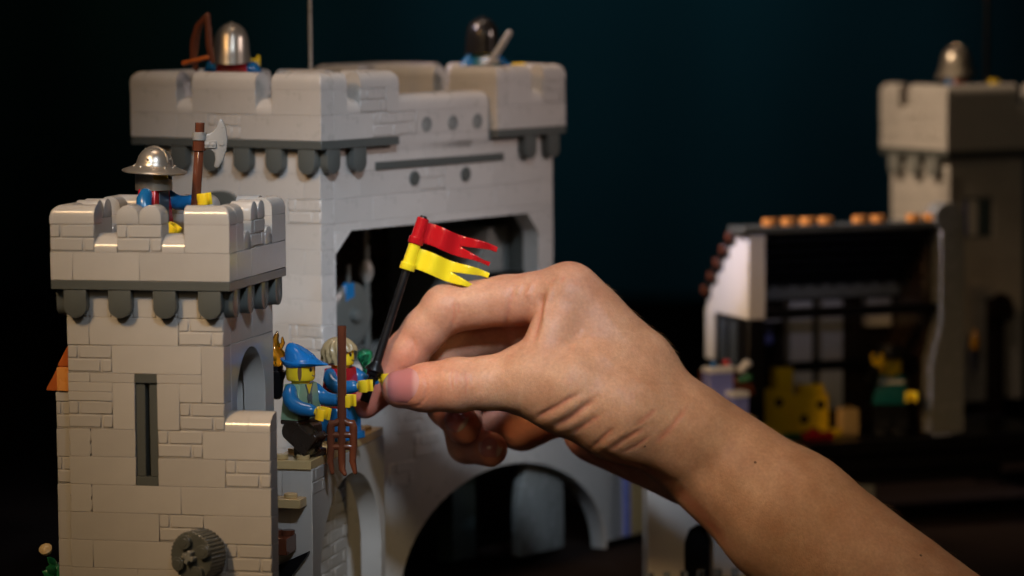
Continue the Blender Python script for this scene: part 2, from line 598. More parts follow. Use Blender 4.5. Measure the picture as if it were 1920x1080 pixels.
# corbels under the parapet
for i in (0, 2, 4, 6):
    F.tomb(8*i+0.3, -9.6, 'dgrey', 9.6, 5.6, True, -3.6, 'corbel', 8.2)
    R.tomb(8*i+0.3, -9.6, 'dgrey', 9.6, 5.6, True, -3.6, 'corbel', 8.2)
Lb = Face(TW, 4, 60, -PI/2)
for i in (0, 2, 4, 6):
    Lb.tomb(8*i, -9.6, 'dgrey', 9.6, 5.6, True, -3.6, 'corbel', 8.2)
# right face
R.b(8, 8, row(1)); R.b(16, 16, row(1)); R.b(32, 24, row(1))
R.b(8, 24, row(2)); R.b(32, 24, row(2))


def arch_poly(x0, x1, z0, z1, a0, a1, zs, zt, n=20):
    """wall outline from (x0,z0) to (x1,z1) with an arched opening a0..a1 that springs at zs and tops out at zt"""
    p = [(x0, z0), (a0, z0)]
    c, rx = (a0+a1)/2, (a1-a0)/2
    for t in np.linspace(PI, 0, n):
        p.append((c+rx*math.cos(t), zs+(zt-zs)*math.sin(t)))
    p += [(a1, z0), (x1, z0), (x1, z1), (x0, z1)]
    return p


def arch_part(face, poly, d, mat, name='arch', z=0.0, y=0.0, bev=0.2):
    m = Matrix(((1, 0, 0, 0), (0, 0, 1, 0), (0, 1, 0, 0), (0, 0, 0, 1)))
    return face.put(name, MB().prism(poly, d, m).mesh(name, mat, bev), 0, z, y)


arch_part(R, arch_poly(8, 56, row(6), row(2), 14, 46, -40, row(2)-3.0), 8, 'grey')
R.b(8, 48, GROUND, 134.4-57.6)
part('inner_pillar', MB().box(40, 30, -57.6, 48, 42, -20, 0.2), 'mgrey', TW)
part('rear_wall', MB().box(4, 52, GROUND, 52, 60, 0, 0.2), 'grey', TW)
part('left_wall', MB().box(4, 12, GROUND, 12, 52, 0, 0.2), 'grey', TW)
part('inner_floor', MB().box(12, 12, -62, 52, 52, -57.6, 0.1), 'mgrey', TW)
# chimney-like strip on the left flank
C = Face(TW, -4.4, 14, 0)
zz = -36.8
for (k, h) in (('b', 3.2), ('p', 9.6), ('b', 9.6), ('p', 9.6), ('b', 9.6), ('b', 9.6), ('b', 9.6), ('b', 9.6)):
    zz -= h
    if k == 'p':
        C.p_(0, zz, 8.3)
    else:
        C.b(0, 8.3, zz, h)
C.b(0, 8.3, GROUND, zz-GROUND)
# dark orange roof slopes over the strip
mY = Matrix(((1, 0, 0, 0), (0, 0, 1, 0), (0, 1, 0, 0), (0, 0, 0, 1)))
for (x, z) in ((-7.6, -36.4), (-3.2, -27.9)):
    part('roof_slope', MB().prism([(0, 0), (6.9, 0), (6.9, 8.4), (5.2, 8.4), (4.1, 8.0), (0, 0.9)], 16, mY), 'orange', TW, 0.25, (x, 13.6, z))
part('roof_post', MB().box(-3.6, 13.2, -36.4, 1, 16, -28.2, 0.2), 'orange2', TW)
# ribbed winding wheel on the front
gp = at(348, 1056, 1140)
wheel = MB()
nt = 36
prof = []
pts = []
for k in range(nt*2):
    a = PI*k/nt
    r = 8.8 if k % 2 == 0 else 8.1
    pts.append((r*math.cos(a), r*math.sin(a)))
Q = Matrix.Rotation(PI/2, 4, 'X')           # axis along -Y
wheel.prism(pts, 8.5, Q)
w = part('winding_wheel', wheel, 'dgrey', TW, 0.25, (gp[0], 3.6, gp[2]), (0, 0, math.radians(-16)))
for (a, b) in ((1, 1), (-1, 1), (1, -1), (-1, -1)):
    st = MB().cyl((4*a+0.6, -8.3, 4*b), (4*a+0.6, -10.3, 4*b), 2.45, 2.45, 20, 0.2)
    st.cyl((4*a+0.6, -10.2, 4*b), (4*a+0.6, -10.5, 4*b), 1.5, 1.4, 16, 0.05)
    part('stud', st, 'dgrey', w, 0, (0, 0, 0), (0, math.radians(20), 0))
ax = MB().box(-2.3, -11, -0.8, 2.3, -8, 0.8, 0.2).box(-0.8, -11.01, -2.3, 0.8, -8, 2.3, 0.2)
part('axle', ax, 'mgrey', w, 0, (0, 0, 0), (0, math.radians(20), 0))

# ================================================================ walkway beside the tower
WK = thing('castle_walkway', 'grey arched castle walkway topped with tan plates under the two toy villagers', 'walkway', (60, 52, GROUND), 0, None, (-60, -52, -GROUND))
tp = MB().box(60.1, 51, -67.2, 76, 146, -64, 0.2)
part('walkway_plate', tp, 'tan', WK)
for i in range(2):
    for j in range(11):
        if (i, j) not in ((0, 1), (1, 1)):
            part('stud', stud(MB(), 64+8*i, 55+8*j, -64), 'tan', WK)
WF = Face(WK, 60, 52, 0)
WF.b(0, 5, -76.8); WF.b(5, 11, -76.8)
part('ledge', MB().box(60.2, 44, -80, 74, 52, -76.8, 0.2), 'tan', WK)
for x in (62, 69.4):
    part('stud', stud(MB(), x, 48, -76.8), 'tan', WK)
WF.b(0, 14, -92, 12); WF.b(0, 14, -104, 12); WF.b(0, 14, GROUND, GROUND*-1-104)
bl = MB().box(61, 40, -96, 70, 52, -90, 0.2)
for (x, y) in ((63.5, 43), (63.5, 49), (68, 49)):
    stud(bl, x, y, -90)
part('brown_brick', bl, 'brown', WK)
part('shadow_wedge', MB().prism([(0, 0), (13, 17), (13, 18), (0, 12)], 3, mY), 'black', WK, 0, (62, 49, -114)).name = 'painted_shadow_wedge'  # solid black wedge stands in for the shadow beneath the brown brick
WR = Face(WK, 76, 52, PI/2)
WR.p_(0.2, -76.8, 16, 9.6, None, -0.25)
arch_part(WR, arch_poly(0, 95, GROUND, -67.3, 9.5, 89, -108, -75.5, 26), 8, 'grey')
# stonework seen through the arch
ib = Face(WK, 62, 70, PI/2)
for k in range(7):
    for (x, w) in ((20, 16), (36, 16), (52, 22)):
        ib.p_(x, GROUND+9.6*k, w)

# ================================================================ keep
KR = math.radians(-22.585)
K0 = (54.4, 141.3, 40.9)
KP = thing('castle_keep', 'large grey toy castle keep with two battlemented turrets behind the small tower', 'castle keep', (K0[0], K0[1], GROUND), KR, None, (0, 0, 40.9-GROUND))
KB = GROUND-40.9
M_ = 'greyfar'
FL = Face(KP, -96, 0, 0, M_)                # left face, runs to the near corner
FR = Face(KP, 0, 0, PI/2, M_)               # right face
part('parapet_plate', MB().box(-96, 0, 0, 0, 48, 3.18, 0.2), 'dgrey', KP)
part('parapet_plate', MB().box(-96, 112, 0, 0, 160, 3.18, 0.2), 'dgrey', KP)
part('keep_deck', MB().box(-92, 8, -9.6, -8, 152, -3.2, 0.2), 'mgrey', KP)


def turret(y0, near):
    fl = Face(KP, -96, y0, 0, M_)
    fr = Face(KP, 0, y0, PI/2, M_)
    bk = Face(KP, 0, y0+48, PI, M_)
    lf = Face(KP, -96, y0+48, -PI/2, M_)
    fl.b(0, 24, 3.2); fl.b(24, 16, 3.2); fl.p_(40, 3.2); fl.b(56, 40, 3.2)
    fl.b(0, 24, 12.8); fl.q(24, 12.8); fl.b(32, 32, 12.8); fl.q(64, 12.8); fl.b(72, 24, 12.8)
    fl.cap(0, 24, 22.4, 'l'); fl.cap(32, 32, 22.4); fl.cap(72, 24, 22.4, 'r')
    if near:
        fr.b(8, 24, 3.2); fr.p_(32, 3.2)
        fr.b(8, 8, 12.8); fr.q(16, 12.8); fr.p_(24, 12.8); fr.b(40, 8, 12.8)
        fr.cap(8, 8, 22.4); fr.cap(24, 24, 22.4, 'r')
    else:
        fr.b(8, 40, 3.2)
        fr.b(8, 16, 12.8); fr.q(24, 12.8); fr.p_(32, 12.8)
        fr.cap(8, 16, 22.4); fr.cap(32, 16, 22.4, 'r')
    bk.b(8, 80, 3.2); bk.b(8, 16, 12.8); bk.q(24, 12.8); bk.b(32, 24, 12.8); bk.q(56, 12.8); bk.p_(64, 12.8); bk.b(80, 16, 12.8)
    bk.cap(8, 16, 22.4); bk.cap(32, 24, 22.4); bk.cap(64, 32, 22.4, 'r')
    lf.b(8, 32, 3.2); lf.b(8, 32, 12.8); lf.cap(8, 32, 22.4)


turret(0, True)
turret(112, False)
# middle stretch between the turrets
FM = Face(KP, -4, 4, PI/2, M_)
FM.b(44, 64, -3.2, 6.4)
FM.p_(44, 3.2)
FM.b(60, 48, 3.2)
FM.cap(44, 64, 12.8, 'r', False)
FB = Face(KP, -92, 160, -PI/2, M_)
FB.b(48, 64, -3.2, 16.0); FB.cap(48, 32, 12.8); FB.cap(80, 32, 12.8)
for y in (70.5, 87.6, 104.0):
    rg = MB().lathe([(2.45, 0), (3.0, 0.0), (3.0, 0.35), (2.45, 0.35), (2.45, -1.5), (0.01, -1.5)], 20)
    h_ = part('peg_hole', rg, 'mgrey', KP, 0, (-4, y, 7.0), (0, PI/2, 0))
    part('hole', MB().cyl((0, 0, -0.3), (0, 0, -1.0), 2.3, 2.3, 18), 'black', h_)
# body
FLb = Face(KP, -92, 4, 0, M_)
FRb = Face(KP, -4, 4, PI/2, M_)
for k in range(1, 4):
    FRb.course(8, 152, -9.6*k) if k != 2 else (FRb.course(8, 62, -9.6*k), FRb.p_(62, -9.6*k), FRb.course(78, 152, -9.6*k))
for k in range(1, 15):
    z = -9.6*k
    if k in (3, 8):
        FLb.course(0, 72, z); FLb.p_(72, z)
    else:
        FLb.course(0, 88, z, lens=(24, 32, 32, 16))
FRb.course(8, 152, -32, 3.2)
part('lintel_strip', MB().box(-6, 37.5, -9.55, -3.3, 121, -6.4, 0.2), 'dgrey', KP)
for (y, z) in ((61.9, -13.8), (95.4, -13.8)):
    part('round_peg', MB().cyl((-4.2, y, z), (-3.0, y, z), 2.9, 2.9, 20, 0.2), 'dgrey', KP)
for k in range(5):
    z = -32-10.4*(k+1)
    FRb.b(0.0 if k > 20 else 8, 0.9, z, 10.4)
    FRb.b(141.5, 10.5, z, 10.4)
mR = Matrix(((0, 0, -1, 0), (1, 0, 0, 0), (0, 1, 0, 0), (0, 0, 0, 1)))   # local x -> +Y, y -> +Z, depth -> -X
part('chamfer', MB().prism([(12.9, -32.05), (22.5, -32.05), (12.9, -40.5)], 8, mR), M_, KP, 0.15, (-4, 0, 0))
part('chamfer', MB().prism([(145.4, -32.05), (138.0, -32.05), (145.4, -40)], 8, mR), M_, KP, 0.15, (-4, 0, 0))
for i in range(5):
    FLb.tomb(88-8-16*i, -9.6, 'dgrey', 9.6, 5.6, True, -3.6, 'corbel', 8.2)
for i in (0, 1):
    FRb.tomb(16*i, -9.6, 'dgrey', 9.6, 5.6, True, -3.6, 'corbel', 8.2)
for i in (0, 1):
    FRb.tomb(152-8-16*i, -9.6, 'dgrey', 9.6, 5.6, True, -3.6, 'corbel', 8.2)
FRb.b(8, 144, -94.4, 10.4 - 0.0)
part('hall_floor', MB().box(-88, 12, -90, -12, 152, -86, 0.1), 'mgrey', KP)
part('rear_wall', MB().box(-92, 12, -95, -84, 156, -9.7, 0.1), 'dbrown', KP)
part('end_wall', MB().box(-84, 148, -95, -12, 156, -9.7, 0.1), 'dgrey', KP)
part('window_hood', MB().prism([(-9, 0), (9, 0)]+[(9*math.cos(a), 5*math.sin(a)) for a in np.linspace(0, PI, 13)], 3, mY), 'dgrey', KP, 0.2, (-52.5, 1.8, -22))
part('window_frame', MB().box(-61, 2, -40, -44, 4.5, -22.1, 0.2), 'dgrey', KP)
# ground storey with the wide gate arch
arch_part(Face(KP, -4, 4, PI/2, M_), arch_poly(0, 204, KB, -94.5, 46, 190, -180, -134, 36), 8, M_)
FRb.p_(56, -124.5, 16, 9.6, None, -0.5); FRb.p_(40, -134.0, 16, 9.6, None, -0.5); FRb.p_(46, -114, 16, 9.6, None, -0.5)
part('gate_door', MB().prism([(0, 0), (32, 0)]+[(16+16*math.cos(a), 20+24*math.sin(a)) for a in np.linspace(0, PI, 21)], 5, mR), 'mgrey', KP, 1.2, (-9, 138, KB), seg=2)
part('gate_pillar', MB().box(-34, 114, KB, -26, 130, -120, 0.2), 'slate', KP)
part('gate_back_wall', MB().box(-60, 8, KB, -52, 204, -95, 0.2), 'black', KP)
for (y, w_, m_) in ((196.5, 9, 'white'), (206, 5, 'violet'), (211.5, 11, 'tan')):
    part('gate_column', MB().box(-14, y, KB, -4+(w_ % 3)*0.5, y+w_, -125, 0.4), m_, KP)
# things stored in the hall
# ================================================================ toy figures
def xz(poly):   # polygon drawn in local Y-Z, extruded along +X
    return [(y, z) for y, z in poly]


MX = Matrix(((0, 0, 1, 0), (1, 0, 0, 0), (0, 1, 0, 0), (0, 0, 0, 1)))


def leg_mb():
    poly = [(-5.6, -10.4), (3.4, -10.4), (3.7, -10.0), (3.9, 0)]
    poly += [(3.9*math.cos(a), 3.0*math.sin(a)) for a in np.linspace(0.2, PI-0.2, 9)]
    poly += [(-3.9, 0), (-3.9, -7.6), (-5.6, -7.9)]
    return MB().prism(poly, 7.3, MX)


def patch(parent, ang, z, w, h, mat, r=5.22, shape='ellipse', name='eye'):
    """thin printed patch wrapped on the head"""
    n = 14
    pts = [(0, 0)]
    if shape == 'ellipse':
        pts += [(w*math.cos(t)/2, h*math.sin(t)/2) for t in np.linspace(0, 2*PI, n, endpoint=False)]
    elif shape == 'brow':
        pts += [(w*t/2, h*(1-t*t)+0.25) for t in np.linspace(-1, 1, 7)]+[(w*t/2, h*(1-t*t)-0.25) for t in np.linspace(1, -1, 7)]
    elif shape == 'smile':
        pts += [(w*t/2, h*t*t+0.2) for t in np.linspace(-1, 1, 7)]+[(w*t/2, h*t*t-0.2) for t in np.linspace(1, -1, 7)]
    vs, out = [], []
    for rr in (r-0.3, r):
        for (x, y) in pts:
            a = ang+x/r
            vs.append((rr*math.sin(a), -rr*math.cos(a), z+y))
    m = len(pts)
    fs = []
    for k in range(1, m):
        k2 = k % (m-1)+1
        fs.append((0, k2, k)); fs.append((m, m+k, m+k2)); fs.append((k, k2, m+k2, m+k))
    part(name, MB().add(vs, fs), mat, parent)


HEADPROF = [(3.2, 0), (3.4, 0.9), (4.3, 1.0), (4.85, 1.35), (5.1, 2.0), (5.15, 3.2), (5.15, 7.0), (5.1, 7.8), (4.8, 8.6), (4.1, 9.05), (2.5, 9.1), (2.45, 10.6), (2.3, 10.8), (0.01, 10.8)]


def hand_mb():
    """clip hand: wrist peg along -Y, grip axis along Z"""
    mb = MB().cyl((0, 1.2, 0), (0, -1.4, 0), 1.35, 1.35, 14, 0.15)
    out, n = [], 22
    a0, a1 = math.radians(-90+48), math.radians(270-48)
    A = np.linspace(a0, a1, n)
    poly = [(2.75*math.cos(a), -3.4+2.75*math.sin(a)) for a in A]+[(1.65*math.cos(a), -3.4+1.65*math.sin(a)) for a in A[::-1]]
    vs = [(x, y, -2.1) for x, y in poly]+[(x, y, 2.1) for x, y in poly]
    N = len(poly)
    fs = [(k, k+1, N+k+1, N+k) for k in range(N-1)]+[(N-1, 0, N, 2*N-1)]
    for k in range(n-1):
        a, b, c, d = k, k+1, N-2-k, N-1-k
        fs += [(a, b, c, d), (N+a, N+d, N+c, N+b)]
    mb.add(vs, fs)
    return mb


def figure(label, loc, rz, torso, arms, legs, hips, ra=45, la=45, rleg=0, lleg=0, head_turn=0, head='yellow', group='toy figures of the castle', flare=0, wrist=0):
    t = thing('toy_figure', label, 'toy figure', loc, rz, group)
    for s, ang in ((-1, rleg), (1, lleg)):
        o = put('leg', None or leg_mb().mesh('leg', legs, 0.25), t, (-7.6 if s < 0 else 0.3, 0, 10.4), (math.radians(-ang), 0, 0))
    hp = MB().box(-7.8, -3.7, 12.2, 7.8, 3.7, 13.7, 0.3).cyl((-0.6, 0, 10.6), (0.6, 0, 10.6), 3.2, 3.2, 18)
    part('hips', hp, hips, t)
    to = MB()
    b, tw, d = 7.8, 5.5, 3.75
    vs = [(-b, -d, 13.7), (b, -d, 13.7), (b, d, 13.7), (-b, d, 13.7), (-tw, -d+0.4, 26.3), (tw, -d+0.4, 26.3), (tw, d-0.4, 26.3), (-tw, d-0.4, 26.3)]
    to.add(vs, [(3, 2, 1, 0), (4, 5, 6, 7), (0, 1, 5, 4), (1, 2, 6, 5), (2, 3, 7, 6), (3, 0, 4, 7)])
    tor = part('torso', to, torso, t, 0.45, seg=2)
    for s, ang in ((-1, ra), (1, la)):
        am = MB()
        c, sn = math.cos(math.radians(ang)), math.sin(math.radians(ang))
        raw = [(0, 0, 0.3), (1.5, 0, -1.2), (2.3, -0.2, -3.6), (2.4, -1.2, -5.8), (2.1, -3.0, -7.6), (1.6, -5.0, -8.9), (1.3, -6.0, -9.5)]
        am.tube([(s*x, y, z) for x, y, z in raw], [2.35, 2.7, 2.75, 2.7, 2.55, 2.4, 2.3], 16)
        ao = put('arm', am.mesh('arm', arms, 0, 60), t, (s*6.3, 0, 24.0), (math.radians(-ang), 0, 0))
        h = hand_mb().mesh('hand', head, 0.42, 50, 2)
        ho = put('hand', h, ao, (s*1.0, -7.4, -10.4), (math.radians(36), 0, 0))
    hd = put('head', MB().lathe(HEADPROF, 32).mesh('head', head, 0, 35), t, (0, 0, 26.1), (0, 0, math.radians(head_turn)))
    return t, tor, hd


def face(hd, brow='ink', beard=None, mouth='ink'):
    for s in (-1, 1):
        patch(hd, s*0.42, 5.2, 1.25, 1.5, 'ink')
        patch(hd, s*0.42+0.05, 5.55, 0.4, 0.45, 'whiteink', 5.26, name='eye_glint')
        patch(hd, s*0.45, 6.7, 1.9, 0.35, brow, 5.22, 'brow', 'eyebrow')
    patch(hd, 0.0, 2.75, 3.0, 0.5, mouth, 5.22, 'smile', 'mouth')
    if beard:
        for s in (-1, 1):
            patch(hd, s*1.25, 4.6, 1.5, 6.4, beard, 5.2, 'ellipse', 'sideburn')


def kettle_helmet(hd):
    pr = [(3.9, 6.3), (5.35, 6.3)]
    dome = [(11.2, 5.7), (11.4, 6.0), (11.2, 6.25), (8.5, 7.3), (6.9, 7.9), (6.5, 8.2), (6.3, 9.4), (5.6, 11.4), (4.4, 13.0), (2.6, 14.1), (0.01, 14.5)]
    inner = [(0.01, 11.0), (5.2, 9.2), (5.4, 7.0), (8.0, 6.5), (11.2, 5.7)]
    hm = part('helmet', MB().lathe(inner+dome[1:], 40), 'metal', hd, 0, (0, 0, 0), (math.radians(4), 0, 0), 50)
    gd = MB()
    n = 56
    vs, fs = [], []
    for r, z0 in ((5.35, -0.6), (6.1, -0.8)):
        for k in range(n+1):
            a = -180+360*k/n
            z1 = 3.0 if abs(a) < 52 else 6.9
            a = math.radians(a)
            vs += [(r*math.sin(a), -r*math.cos(a)*1.12, z0), (r*math.sin(a), -r*math.cos(a)*1.12, z1)]
    m = (n+1)*2
    for k in range(n):
        i = 2*k
        fs += [(m+i, m+i+2, m+i+3, m+i+1), (i+2, i, i+1, i+3), (i+1, m+i+1, m+i+3, i+3)[::-1], (i, i+2, m+i+2, m+i)[::-1]]
    gd.add(vs, fs)
    part('face_guard', gd, 'metal', hm, 0, (0, 0, 0.3), (math.radians(-4), 0, 0), 45)
    rv = MB()
    for k in range(10):
        a = 2*PI*k/10
        rv.lathe([(0.5, -0.2), (0.45, 0.2), (0.2, 0.42), (0.01, 0.45)], 8, Matrix.Translation((7.2*math.cos(a), 7.2*math.sin(a), 7.8)))
    for a in (0.3, 1.87, 3.44, 5.0):
        for (r, z) in ((5.9, 10.6), (3.6, 13.45)):
            rv.lathe([(0.5, -0.3), (0.45, 0.2), (0.2, 0.42), (0.01, 0.45)], 8, Matrix.Translation((r*math.cos(a), r*math.sin(a), z)))
    part('rivet', rv, 'metal', hm)
    rd = MB()
    P = [(6.35*math.sin(t)*0.99, 0, 8.6+5.95*math.cos(t)) for t in np.linspace(-1.4, 1.4, 15)]
    rd.tube([(0, p[0], p[2]) for p in P], [0.42]*15, 8)
    part('helmet_ridge', rd, 'metal', hm)


def sallet(hd, mat='metal', back=1.0):
    """smooth helmet with a flared neck guard"""
    vs, fs = [], []
    n = 36
    lv = [(0.0, 5.9), (1.2, 5.85), (3.0, 5.75), (5.5, 5.7), (8.0, 5.5), (10.2, 4.8), (11.8, 3.7), (12.9, 2.3), (13.4, 0.8), (13.5, 0.02)]
    for (z, r) in lv:
        for k in range(n):
            a = 2*PI*k/n
            bk = max(0, math.sin(a))          # +Y = back
            fl = max(0, 1-z/5.5)
            vs.append((r*math.cos(a)*(1+0.06*fl), r*math.sin(a)*1.08+bk*fl*2.6*back, z-0.9*bk*fl*back))
    for i in range(len(lv)-1):
        for k in range(n):
            k2 = (k+1) % n
            fs.append((i*n+k, i*n+k2, (i+1)*n+k2, (i+1)*n+k))
    fs.append(tuple(range(n))[::-1])
    o = part('helmet', MB().add(vs, fs), mat, hd, 0, (0, 0, 0.9), (0, 0, 0), 60)
    o.scale = (1.18, 1.18, 1.12)
    if mat == 'metal': part('visor', MB().box(-5.3, -6.6, 0.6, 5.3, -3.0, 3.4, 1.0), mat, o)
    part('crest', MB().tube([(0, 5.9, 4.0), (0, 5.4, 8.5), (0, 3.4, 12.2), (0, 0, 13.45), (0, -3.4, 12.0), (0, -5.3, 8.5)], [0.5]*6, 8), mat, o)


# --- guard on the small tower
t, tor, hd = figure('toy guard in a wide brimmed kettle helmet and red tunic on the small tower', tuple(at(290, 432, 1187)), PI/2-0.12,
                    'red', 'blue', 'dbrown', 'dbrown', ra=2, la=44, head_turn=-16)
OFF[t.name] = Vector((0, 0, 0))
t.location.z = 6.45*S
face(hd)
kettle_helmet(hd)
part('neck_scarf', MB().lathe([(4.0, -0.2), (4.6, 0.1), (4.6, 1.2), (3.6, 1.4)], 24), 'brown', hd)
part('tunic_print', MB().box(-3.6, -3.95, 14.2, 3.6, -3.55, 25.2, 0.1), 'dgrey', t)
# --- villagers on the walkway
v1, tor1, hd1 = figure('toy villager in a blue feather hat and sand green vest stepping forward', (69.5, 61.5, -64.0), PI/2-0.30,
                       'sand', 'blue', 'dbrown', 'dbrown', ra=24, la=36, rleg=52, lleg=0, head_turn=12)
face(hd1, 'brownink', 'brownink', 'brownink')
v2, tor2, hd2 = figure('toy villager with dark blond hair and red tunic taking the flag pole', (74.0, 96.0, -62.2), PI/2-0.30,
                       'red', 'blue', 'blue', 'red', ra=40, la=44, head_turn=14)
face(hd2)
part('belt', MB().box(-7.2, -4.0, 15.2, 7.2, -3.4, 16.6, 0.1), 'dbrown', tor1)
for (x, w_, h_) in ((-3.6, 3.2, 3.4), (0.6, 2.6, 2.6), (-6.2, 2.0, 2.6)):
    part('pouch', MB().box(x, -4.35, 15.6-h_/2, x+w_, -3.6, 15.6+h_/2, 0.4), 'dbrown', tor1)
part('neckline', MB().prism([(-1.9, 26.0), (1.9, 26.0), (0, 22.6)], 0.5, mY), 'yellow', tor1, 0, (0, -3.62, 0))
part('medallion', MB().cyl((0, -3.4, 21.2), (0, -4.0, 21.2), 1.5, 1.5, 18, 0.15), 'dgrey', tor1)
for s in (-1, 1):
    part('vest_edge', MB().tube([(s*2.1, -3.55, 26), (s*0.9, -3.72, 22.8), (s*1.0, -3.95, 16.8)], [0.28, 0.28, 0.28], 8), 'dgrey', tor1)
# blue hat
vs, fs = [], []
n = 40
# ring: half width, back y, back z, front y, front z, side z, pointed front
rings = [(4.9, 4.9, 0.2, -4.9, 0.2, 0.2, 0), (5.5, 5.6, 0.0, -6.0, -0.2, -0.2, 0.1), (6.2, 6.6, 1.7, -8.6, -0.1, 0.5, 0.5), (6.7, 7.2, 3.4, -10.6, 0.1, 1.5, 0.8),
         (6.5, 6.9, 3.6, -10.4, 0.5, 1.9, 0.8), (5.7, 5.6, 2.9, -8.6, 1.0, 2.0, 0.6), (5.1, 5.5, 4.6, -7.0, 2.1, 3.4, 0.45), (4.7, 5.4, 6.4, -5.6, 3.5, 5.2, 0.3), (4.0, 5.1, 7.9, -3.6, 5.1, 6.8, 0.1), (2.9, 4.6, 8.9, -1.5, 6.7, 8.0, 0), (1.5, 3.8, 9.5, 0.2, 8.1, 8.9, 0), (0.1, 2.6, 9.6, 1.7, 9.0, 9.3, 0)]
for (rx, yb, zb, yf, zf, zs, pt_) in rings:
    for k in range(n):
        a = 2*PI*k/n
        c, s_ = math.cos(a), math.sin(a)       # c = 1 at the back
        y = (yb+yf)/2+(yb-yf)/2*c
        if pt_ and c < 0:
            y = y-abs(yf)*0.0
        x = rx*s_*(1-pt_*max(0, -c)**1.5*0.75)
        z = 0.86*(zs+((zb-zs)*c*c if c > 0 else (zf-zs)*c*c))
        vs.append((x, y, z))
for i in range(len(rings)-1):
    for k in range(n):
        k2 = (k+1) % n
        fs.append((i*n+k, i*n+k2, (i+1)*n+k2, (i+1)*n+k))
fs.append(tuple(range(n))[::-1]); fs.append(tuple((len(rings)-1)*n+k for k in range(n)))
part('hat', MB().add(vs, fs), 'hatblue', hd1, 0, (0, 0, 6.3), (math.radians(-2), 0, 0), 60)
# combed hair
vs, fs = [], []
n, m = 72, 22
for i in range(m+1):
    th = PI*0.70*i/m
    for k in range(n):
        a = 2*PI*k/n
        r = 6.35
        low = 0.5+0.5*math.sin(a)             # 1 at the back
        st = 0.34*math.sin(a*17+2.6*math.sin(th*2))*min(1, th*1.6)+0.16*math.sin(a*31+th*4)*min(1, th)
        z = 5.2+r*math.cos(th)*0.98
        if -math.sin(a) > 0.55 and z < 6.6:    # short fringe at the front
            z = 6.6+0.3*math.sin(a*9)
        z = max(z, 1.9+0.5*math.sin(a*9) if math.sin(a) > -0.3 else 3.4+0.6*math.sin(a*9))
        rr = (r*math.sin(min(th, PI/2))+st)*(1.0 if z > 3 else 0.96)
        vs.append((rr*math.cos(a)*0.98, rr*math.sin(a)*1.02+0.3, z))
for i in range(m):
    for k in range(n):
        k2 = (k+1) % n
        fs.append((i*n+k, i*n+k2, (i+1)*n+k2, (i+1)*n+k))
fs.append(tuple(m*n+k for k in range(n)))
part('hair', MB().add(vs, fs), 'hair', hd2, 0, (0, 0, 0), (0, 0, 0), 70)

# --- guards far up
t, tor, hdk = figure('toy archer guard in a silver helmet on the near keep turret', tuple(at(436, 178, 1330)), PI+0.25, 'red', 'blue', 'dbrown', 'red', ra=60, la=70)
t.location.z = (40.9+5.4)*S
face(hdk); sallet(hdk)
bowp = at(378, 85, 1322)
bw = thing('toy_bow', 'brown toy longbow held up by the archer on the keep', 'bow', tuple(bowp), KR)
part('bow_limb', MB().tube([(3.2, 0, 11.5), (-1.4, 0, 7.4), (-3.6, 0, 1.5), (-4.2, 0, -4), (-3.0, 0, -9)], [1.0, 1.5, 1.8, 1.6, 1.1], 10), 'brown', bw)
part('arrow', MB().tube([(-7.5, -2, -7), (4.5, -2, -4.6)], [1.0, 0.9], 10), 'orange', bw)
part('bow_string', MB().tube([(3.2, 0, 11.5), (4.0, 0, 0), (5.5, 0, -6)], [1.2, 1.5, 1.2], 8), 'brown', bw)
gp_ = at(905, 152, 1420)
t, tor, hdf = figure('toy knight in a black helmet raising a pale sword on the far keep turret', tuple(gp_), PI/2-0.75, 'teal', 'blue', 'dbrown', 'dbrown', ra=10, la=40, head_turn=-10)
t.location.z = (40.9+6.0)*S
face(hdf); sallet(hdf, 'metaldark', 0.4)
p0, p1 = at(920, 118, 1400), at(955, 62, 1400)
sw = thing('toy_sword', 'pale grey toy sword raised beside the black helmet', 'sword', tuple(p0))
part('blade', MB().tube([(0, 0, 0), tuple(p1-p0)], [1.5, 1.3], 10, flat=0.5), 'axe', sw)
part('hilt', MB().tube([(-3, 0, -1), (3, 0, 0.6)], [0.8, 0.8], 8), 'axe', sw)
# held flagpole on the keep
p0 = at(583, 150, 1345)
fp = thing('flagpole', 'thin pale pole rising from the near keep turret', 'pole', tuple(p0))
tp_ = at(578, -190, 1345)-p0
part('pole', MB().tube([(0, 0, -12), tuple(tp_)], [0.75, 0.65], 10), 'axe', fp)
part('pole_socket', MB().cyl((0, 0, -13), (0, 0, 3), 2.0, 1.8, 14, 0.2), 'mgrey', fp)

# ================================================================ held things
# pitchfork
fx = at(641, 788, 1206)
fk = thing('toy_pitchfork', 'brown three tined toy pitchfork held upright by the villager in the blue hat', 'pitchfork', tuple(fx), math.radians(13.4))
sh = MB().tube([(0, 0, -1), (0.4, 0, 33.5)], [1.6, 1.6], 16, cap=False)
part('shaft', sh, 'brown', fk, 0, sharp=50)
hd_ = MB()
hd_.tube([(0, 0, 2.5), (-0.1, 0, -1.5), (-0.2, 0, -14), (-0.1, -0.5, -17.5), (0.9, -1.4, -19.0)], [1.6, 1.5, 1.4, 1.25, 0.8], 12)
for s in (-1, 1):
    hd_.tube([(0, 0, 0.2), (s*2.2, 0, -1.0), (s*3.6, 0, -1.1), (s*4.0, 0, -2.4), (s*3.95, 0, -9), (s*4.0-0.35, -0.4, -14.6), (s*4.0+0.5, -1.4, -18.4)], [1.3, 1.3, 1.5, 1.45, 1.4, 1.25, 0.8], 12)
for z in (-5.2, -9.4):
    hd_.tube([(-3.9, 0, z), (3.9, 0, z)], [1.2, 1.2], 10)
part('fork_head', hd_, 'brown', fk, 0, sharp=60)
